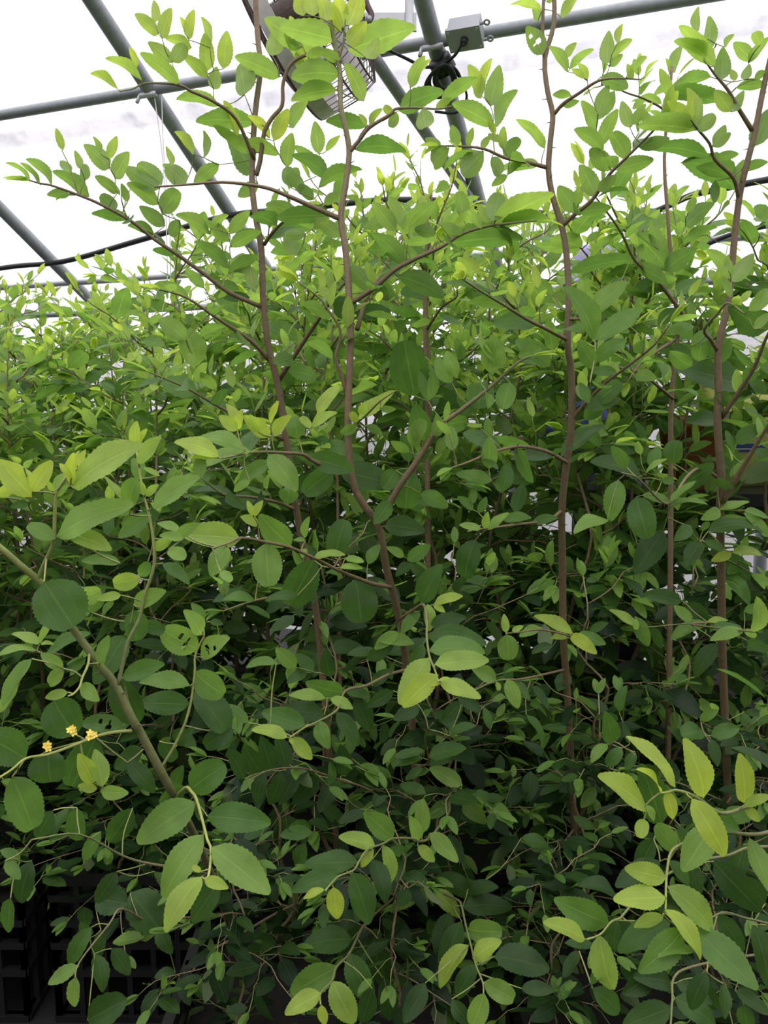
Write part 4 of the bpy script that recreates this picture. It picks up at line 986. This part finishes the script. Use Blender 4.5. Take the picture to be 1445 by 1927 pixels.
add_branch(Gp, smooth_path(path('1520,1540 1445,1566 1410,1570 1365,1566 1320,1575 1280,1590 1262,1605 1255,1640 1253,1670 1252,1710 1247,1722', .70, .60)), 0.0018, 0.0007, 0.6, 1.0, leaves='''
1253 1652 1175 1634 .46 .85;1252 1688 1154 1694 .42 .85;1256 1668 1340 1751 .38 .68;1251 1711 1317 1807 .3 .9;1249 1724 1193 1745 .4 .8;1272 1600 1233 1552 .6 .42;1245 1550 1204 1437 .42 .06;1410 1577 1449 1680 .36 .5;1262 1735 1163 1792 .42 .12;1285 1750 1201 1829 .45 .35
1312 1790 1238 1803 .26 .45;1300 1745 1426 1862 .42 .3;1163 1732 1156 1788 .42 .05;1242 1621 1158 1669 .42 0;1259 1619 1295 1667 .46 .15;1297 1621 1315 1690 .42 .03;1343 1621 1432 1715 .46 0;1230 1580 1200 1640 .5 0;1270 1560 1290 1600 .5 .1;1400 1590 1380 1660 .5 .05''', n=18, flip=False)
add_branch(Gp, smooth_path(path('1540,1560 1480,1590 1410,1595 1370,1610 1310,1622 1230,1660 1178,1715 1167,1728 1150,1735 1130,1758 1105,1768', .75, .62)), 0.0016, 0.0007, 0.6, 0.9, leaves='''
1128 1759 1153 1862 .48 .7;1145 1738 1042 1691 .46 .3;1101 1768 1022 1737 .36 .85;1161 1687 1088 1668 .3 0;1170 1725 1190 1790 .5 .03;1110 1850 1140 1830 .4 .2;1115 1860 1165 1905 .5 .15;1200 1740 1150 1790 .5 .0;1090 1790 1060 1840 .4 .0''', n=18, flip=False)
add_branch(Gp, smooth_path(path('1600,1700 1520,1760 1445,1738 1400,1727 1360,1717 1320,1740', .95, .72)), 0.0016, 0.0008, 0.5, 0.8, leaves='''
1416 1740 1446 1862 .38 .06;1383 1864 1448 1909 .38 .06;1360 1851 1363 1917 .38 .1;1400 1891 1406 1932 .8 .15;1350 1720 1400 1790 .45 .03;1440 1700 1400 1650 .45 .03;1330 1830 1300 1900 .45 0''', n=14, flip=False)
add_branch(Gp, smooth_path(path('1560,1780 1400,1800 1300,1820 1268,1840 1265,1880 1262,1927 1260,1960', 1.0, .72)), 0.0016, 0.0008, 0.5, 0.8, leaves='''
1262 1895 1172 1930 .5 .1;1269 1878 1346 1930 .5 .1;1272 1850 1340 1890 .4 .03;1262 1850 1190 1840 .45 .0;1230 1830 1170 1870 .5 0;1310 1840 1350 1900 .5 .0''', n=14, flip=False)

# ------------------------------------------------------------------ saplings crowded behind the front row
def archetype(seed, H=1.35, nb=14, n=8, low=False):
    global rng
    keep = rng; rng = np.random.RandomState(seed)
    o = sapling(NM, 'x', (0, 0, 0))
    k = 9; pts = [np.array([0, 0, -0.02])]
    for i in range(1, k + 1):
        pts.append(np.array([rng.uniform(-.02, .02) + .015 * math.sin(i * 1.3 + seed), rng.uniform(-.02, .02), H * i / k]))
    P = smooth_path(pts, 3)
    add_stem(o, P, 0.0042 if low else 0.0065, 0.0014, 0.0, 0.7)
    for j in range(nb):
        f = (j + 0.5) / nb
        z = H * (0.10 + 0.88 * f); i = int((0.10 + 0.88 * f) * (len(P) - 1)); i = min(max(i, 1), len(P) - 2)
        p = P[i]; az = j * 2.4 + rng.uniform(-.4, .4)
        L = (0.32 - 0.15 * f) * rng.uniform(.75, 1.2) * (.85 if low else 1)
        d = nrm(np.array([math.cos(az), math.sin(az), 0.1 + 0.75 * f]))
        q = [p]
        for s_ in range(1, 6):
            q.append(p + d * L * s_ / 5 + np.array([0, 0, -0.14 * (1 - f) * (s_ / 5) ** 2]) + rv(.008))
        Pb = smooth_path(q, 2)
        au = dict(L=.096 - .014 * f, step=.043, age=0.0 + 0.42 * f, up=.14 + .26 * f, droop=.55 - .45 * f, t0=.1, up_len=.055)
        if low: au.update(L=.070, age=0.0, up=.06, droop=.75)  # low leaves take the darkest colour, shade painted into the foliage
        twigs = []
        for w_ in range(3 if f < .85 else 1):
            i0 = rng.randint(1, len(Pb) - 4); sd = nrm(np.cross(d, UPZ)) * (1 if w_ % 2 else -1)
            dd = nrm(d * .7 + sd * rng.uniform(.5, 1.0) + UPZ * rng.uniform(-.35, .6)); l2 = L * rng.uniform(.4, .65)
            twigs.append(np.array([Pb[i0] + dd * l2 * t + np.array([0, 0, -.04 * t * t]) + rv(.004) * (t > 0) for t in np.linspace(0, 1, 6)]))
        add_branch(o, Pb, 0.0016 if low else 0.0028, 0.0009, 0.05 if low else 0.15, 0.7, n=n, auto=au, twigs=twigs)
    # leader tip
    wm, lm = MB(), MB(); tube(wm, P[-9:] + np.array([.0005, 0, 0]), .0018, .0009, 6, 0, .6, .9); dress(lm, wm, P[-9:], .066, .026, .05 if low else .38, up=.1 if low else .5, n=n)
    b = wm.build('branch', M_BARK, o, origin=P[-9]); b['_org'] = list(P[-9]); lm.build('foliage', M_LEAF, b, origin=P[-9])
    rng = keep
    return o


def copy_tree(o, parent=None):
    c = o.copy(); COL.objects.link(c)
    if parent is not None: c.parent = parent
    for ch in list(o.children): copy_tree(ch, c)
    return c


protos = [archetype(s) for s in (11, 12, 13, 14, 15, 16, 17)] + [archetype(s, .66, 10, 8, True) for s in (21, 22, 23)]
used = [False] * len(protos)
R_ = random.Random(5)


def top_px(px):
    pts = [(-400, 550), (0, 525), (230, 510), (330, 440), (480, 410), (600, 390), (700, 330), (850, 300), (960, 350), (1040, 420), (1120, 430), (1200, 330), (1300, 255), (1445, 220), (1900, 220)]
    for (a, b), (c, d) in zip(pts[:-1], pts[1:]):
        if a <= px <= c: return b + (d - b) * (px - a) / (c - a)
    return 450


spots = []
for r, y in enumerate((1.45, 1.68, 1.90, 2.12, 2.36, 2.62, 2.88)):
    half = 0.52 * y + 0.12
    nx = int(2 * half / (0.25 if r else 0.23))
    for i in range(nx + 1):
        x = -half + 2 * half * i / nx + R_.uniform(-.06, .06); yy = y + R_.uniform(-.08, .08)
        if r == 0: yy = y + R_.uniform(-.10, .10)
        px = CX + F * x / yy
        if r >= 4 and 1050 < px < 1330: continue
        if r >= 2 and 1270 < px < 1470: continue
        # the place where the person stands
        if x * .36 + yy * .933 > 3.1: continue
        spots.append((x, yy, r, px))
spots += [(-.16, 1.20, -1, 0), (.10, 1.22, -1, 0), (.33, 1.19, -1, 0), (.58, 1.22, -1, 0), (.90, 1.20, -1, 0), (-.20, 1.03, -3, 0), (.02, 1.0, -3, 0), (.24, 1.04, -3, 0), (.46, 1.0, -3, 0), (.68, 1.03, -3, 0), (.92, 1.02, -3, 0), (-.50, 1.42, -2, 0), (-.80, 1.40, -2, 0), (-1.02, 1.46, -2, 0)]
spots += [(.60, 1.78, 2, 1228), (.50, 1.70, 2, 1163), (.62, 2.10, 3, 1165), (.88, 1.72, 1, 1420)]
for k, (x, y, r, px) in enumerate(spots):
    z0 = 0.225 if r <= 0 else 0.20
    tp = top_px(px) + R_.uniform(-25, 60)
    if r == 0: tp = 930 + R_.uniform(-60, 130)
    if r == 1: tp += 60
    if r == -3: tp = 1600 + R_.uniform(-50, 50)
    if r == -2: tp = 1500 + R_.uniform(-60, 60)
    if r == -1: tp = 1230 + R_.uniform(-60, 110)
    ztop = 1.15 + y * (760 - tp) / 1500
    ztop = min(ztop, roof_z(x * .36 + y * .933) - .12)
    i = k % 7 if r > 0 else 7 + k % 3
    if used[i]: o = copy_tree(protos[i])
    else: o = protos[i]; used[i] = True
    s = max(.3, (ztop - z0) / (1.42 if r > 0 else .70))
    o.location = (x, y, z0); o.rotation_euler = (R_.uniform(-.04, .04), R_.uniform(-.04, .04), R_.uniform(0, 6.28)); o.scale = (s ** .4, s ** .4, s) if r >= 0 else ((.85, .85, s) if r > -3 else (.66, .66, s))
    if r <= 0:
        lb, gp = 'short dark leafy sapling filling the shade under the front stems', 'short shaded saplings in the crates'
    elif px < 480:
        lb, gp = 'leafy sapling in the crowd behind and left of the tall left stem', 'crowded saplings at the back left'
    elif px < 960:
        lb, gp = 'leafy sapling in the crowd behind the central stem, below the fan', 'crowded saplings at the back middle'
    else:
        lb, gp = 'leafy sapling in the crowd around the person in the lilac hat', 'crowded saplings at the back right'
    tag(o, lb, 'sapling', gp)

# ------------------------------------------------------------------ person glimpsed behind the leaves on the right
def person(x, y, yaw):
    root = empty('person', (x, y, 0)); root.rotation_euler = (0, 0, yaw); root.scale = (.965, .965, .965)
    tag(root, 'person in a lilac hat and blue top glimpsed through the leaves on the right', 'person')
    me = bpy.data.meshes.new('body')
    J = [  # x right, y forward, z, radius
        (0, 0, .93, .125), (0, .0, 1.10, .115), (0, .01, 1.26, .125), (0, .0, 1.38, .085), (0, .01, 1.44, .052), (0, .03, 1.50, .062), (0, .035, 1.58, .082), (0, .03, 1.645, .07),
        (.15, 0, 1.36, .055), (.23, .02, 1.12, .042), (.20, .20, .98, .034), (.19, .27, .97, .026),
        (-.15, 0, 1.36, .055), (-.24, .04, 1.12, .042), (-.16, .24, 1.05, .034), (-.14, .31, 1.06, .026),
        (.09, 0, .86, .085), (.10, .02, .47, .058), (.10, -.02, .09, .04), (.10, .12, .035, .034),
        (-.09, 0, .86, .085), (-.10, .02, .47, .058), (-.10, -.02, .09, .04), (-.10, .12, .035, .034)]
    E = [(0, 1), (1, 2), (2, 3), (3, 4), (4, 5), (5, 6), (6, 7), (3, 8), (8, 9), (9, 10), (10, 11), (3, 12), (12, 13), (13, 14), (14, 15), (0, 16), (16, 17), (17, 18), (18, 19), (0, 20), (20, 21), (21, 22), (22, 23)]
    rad = [j[3] for j in J]; V = [j[:3] for j in J]
    for hi, s in ((11, 1), (15, -1)):            # palm, four fingers and a thumb
        bx, by, bz = V[hi]
        for f in range(4):
            q = hi; ln = (.036, .042, .040, .032)[f]
            off = (f - 1.5) * .019
            V += [(bx + off, by + .05, bz), (bx + off, by + .05 + ln, bz - .008), (bx + off, by + .05 + ln * 1.7, bz - .03)]; rad += [.009, .0085, .007]
            n = len(V); E += [(hi, n - 3), (n - 3, n - 2), (n - 2, n - 1)]
        V += [(bx - s * .035, by + .02, bz + .005), (bx - s * .05, by + .055, bz - .005)]; rad += [.011, .009]
        n = len(V); E += [(hi, n - 2), (n - 2, n - 1)]
    V += [(0, .115, 1.575)]; rad += [.012]; E += [(6, len(V) - 1)]       # nose
    V += [(.085, .02, 1.575), (-.085, .02, 1.575)]; rad += [.012, .012]; E += [(6, len(V) - 2), (6, len(V) - 1)]   # ears
    me.from_pydata(V, E, []); me.materials.append(M_SKIN)
    b = bpy.data.objects.new('body', me); COL.objects.link(b); b.parent = root
    b.modifiers.new('skin', 'SKIN')
    for i, v in enumerate(me.skin_vertices[0].data): v.radius = (rad[i], rad[i]); v.use_root = (i == 0)
    sb = b.modifiers.new('sub', 'SUBSURF'); sb.levels = 2; sb.render_levels = 2

    def lathe(name, prof, m, c=(0, .02, 0), sy=1.0):
        mb = MB(); n = 28; Vv = []
        for (r, z, *dx) in prof:
            for t in np.arange(n) * 2 * math.pi / n: Vv.append((c[0] + r * math.cos(t), c[1] + r * sy * math.sin(t), z))
        mb.add(Vv, [(i * n + k, i * n + (k + 1) % n, (i + 1) * n + (k + 1) % n, (i + 1) * n + k) for i in range(len(prof) - 1) for k in range(n)])
        o = mb.build(name, m, root); sm = o.modifiers.new('thickness', 'SOLIDIFY'); sm.thickness = .003
        return o
    lathe('hat', [(.140, 1.590), (.130, 1.60), (.108, 1.625), (.104, 1.66), (.098, 1.695), (.083, 1.715), (.04, 1.728), (.001, 1.730)], M_LILAC, sy=1.12)
    lathe('hair', [(.092, 1.47), (.100, 1.52), (.101, 1.58), (.098, 1.63), (.07, 1.69), (.001, 1.70)], M_HAIR, c=(0, .0, 0), sy=1.0)
    mb = MB()
    def ell(z, rx, ry, cy=0): return [(rx * math.cos(t), cy + ry * math.sin(t), z) for t in np.arange(24) * 2 * math.pi / 24]
    rows = [ell(.84, .165, .135), ell(.95, .16, .132), ell(1.10, .15, .125), ell(1.25, .165, .135, .005), ell(1.36, .185, .105), ell(1.42, .10, .08), ell(1.455, .066, .066, .01)]
    mb.add(np.concatenate([np.array(r) for r in rows]), [(i * 24 + k, i * 24 + (k + 1) % 24, (i + 1) * 24 + (k + 1) % 24, (i + 1) * 24 + k) for i in range(len(rows) - 1) for k in range(24)])
    for s, A_, B_, C2 in ((1, (.13, 0, 1.37), (.23, .02, 1.12), (.205, .17, 1.0)), (-1, (-.13, 0, 1.37), (-.24, .04, 1.12), (-.175, .20, 1.06))):
        tube(mb, smooth_path([A_, tuple((np.array(A_) + np.array(B_)) / 2 + [s * .012, 0, 0]), B_, C2], 4), .066, .046, 14, cap=False)
    mb.build('shirt', M_BLUE, root)
    mb = MB()
    for s in (1, -1):
        tube(mb, smooth_path([(s * .075, 0, .92), (s * .095, .01, .7), (s * .10, .02, .47), (s * .10, -.01, .10)], 4), .098, .062, 16, cap=False)
    mb.build('trousers', M_JEANS, root)
    for s in (1, -1):
        mb = MB(); tube(mb, smooth_path([(s * .10, -.07, .05), (s * .10, .0, .055), (s * .10, .09, .045), (s * .10, .17, .035)], 4), [.03] + [.05] * 4 + [.048] * 4 + [.045] * 3 + [.025], None, 14); mb.build('shoe', M_HAIR, root)
    return root


pw = at(1150, 560, 2.62)
person(pw[0], pw[1], math.radians(70))

# coral pot and pale yellow sack half hidden beyond the right stems
def pot(px, py, d, label):
    p = at(px, py, d); r = empty('plant_pot', (p[0], p[1], p[2] - .11)); r['_org'] = [p[0], p[1], p[2] - .11]
    tag(r, label, 'pot'); mb = MB(); n = 28; V = []; prof = [(.001, 0), (.062, 0), (.085, .15), (.093, .15), (.095, .18), (.088, .18), (.082, .14), (.001, .14)]
    for rr, z in prof:
        for t in np.arange(n) * 2 * math.pi / n: V.append((p[0] + rr * math.cos(t), p[1] + rr * math.sin(t), p[2] - .11 + z))
    mb.add(V, [(i * n + k, i * n + (k + 1) % n, (i + 1) * n + (k + 1) % n, (i + 1) * n + k) for i in range(5) for k in range(n)])
    mb.build('body', M_CORAL, r)
    mb = MB(); mb.add(V[5 * n:], [(i * n + k, i * n + (k + 1) % n, (i + 1) * n + (k + 1) % n, (i + 1) * n + k) for i in range(2) for k in range(n)]); mb.build('soil', M_SOIL, r)
    return r


bx, by_ = at(1360, 800, 2.05)[0], at(1360, 800, 2.05)[1]
bench = empty('potting_bench', (bx, by_, 0)); bench['_org'] = [bx, by_, 0]
tag(bench, 'small dark potting bench hidden behind the right stems under the coral pot', 'bench')
BZ = 0.94
mb = MB(); box(mb, (bx, by_, BZ - .015), .62, .40, .03); mb.build('bench_top', M_CRATE, bench, smooth=False)
for sx_ in (-1, 1):
    for sy_ in (-1, 1):
        mb = MB(); box(mb, (bx + sx_ * .28, by_ + sy_ * .17, (BZ - .03) / 2), .04, .04, BZ - .03); mb.build('leg', M_CRATE, bench, smooth=False)
pt = pot(1312, 700, 1.98, 'coral red pot glimpsed between the leaves behind the thick right stem')
pt.location.z = BZ


def sack(px, d, w, h, z0, label):
    p = at(px, 700, d); c = np.array([p[0], p[1], z0]); r = empty('growing_sack', c); r['_org'] = list(c)
    tag(r, label, 'sack'); mb = MB(); band = MB(); n = 28
    zs = np.linspace(0, 1, 14)
    for k_, (b_, lo, hi, gr) in enumerate([(mb, 0, 1, 0), (band, .30, .37, .003), (band, .46, .50, .003)]):
        V = []; zz = zs if k_ == 0 else np.linspace(lo, hi, 4)
        for z in zz:
            q = math.sin(math.pi * min(max(z, .04), .97)) ** .35
            for t in np.arange(n) * 2 * math.pi / n:
                ct, st = math.cos(t), math.sin(t)
                V.append((c[0] + (w / 2 + gr) * np.sign(ct) * abs(ct) ** .7 * (.9 + .1 * q), c[1] + (.09 * q + gr) * np.sign(st) * abs(st) ** .8, c[2] + h * z))
        m_ = len(zz); Fc = [(i * n + k, i * n + (k + 1) % n, (i + 1) * n + (k + 1) % n, (i + 1) * n + k) for i in range(m_ - 1) for k in range(n)]
        if k_ == 0: Fc += [tuple(range(n))[::-1], tuple((m_ - 1) * n + k for k in range(n))]
        b_.add(V, Fc)
    mb.build('body', M_YELLOW, r); band.build('band', M_BLUEBAND, r)
    return r


sack(1405, 2.06, .24, .30, BZ, 'pale yellow sack with blue bands glimpsed at the right edge')
for o in bpy.data.objects:
    if '_org' in o: del o['_org']
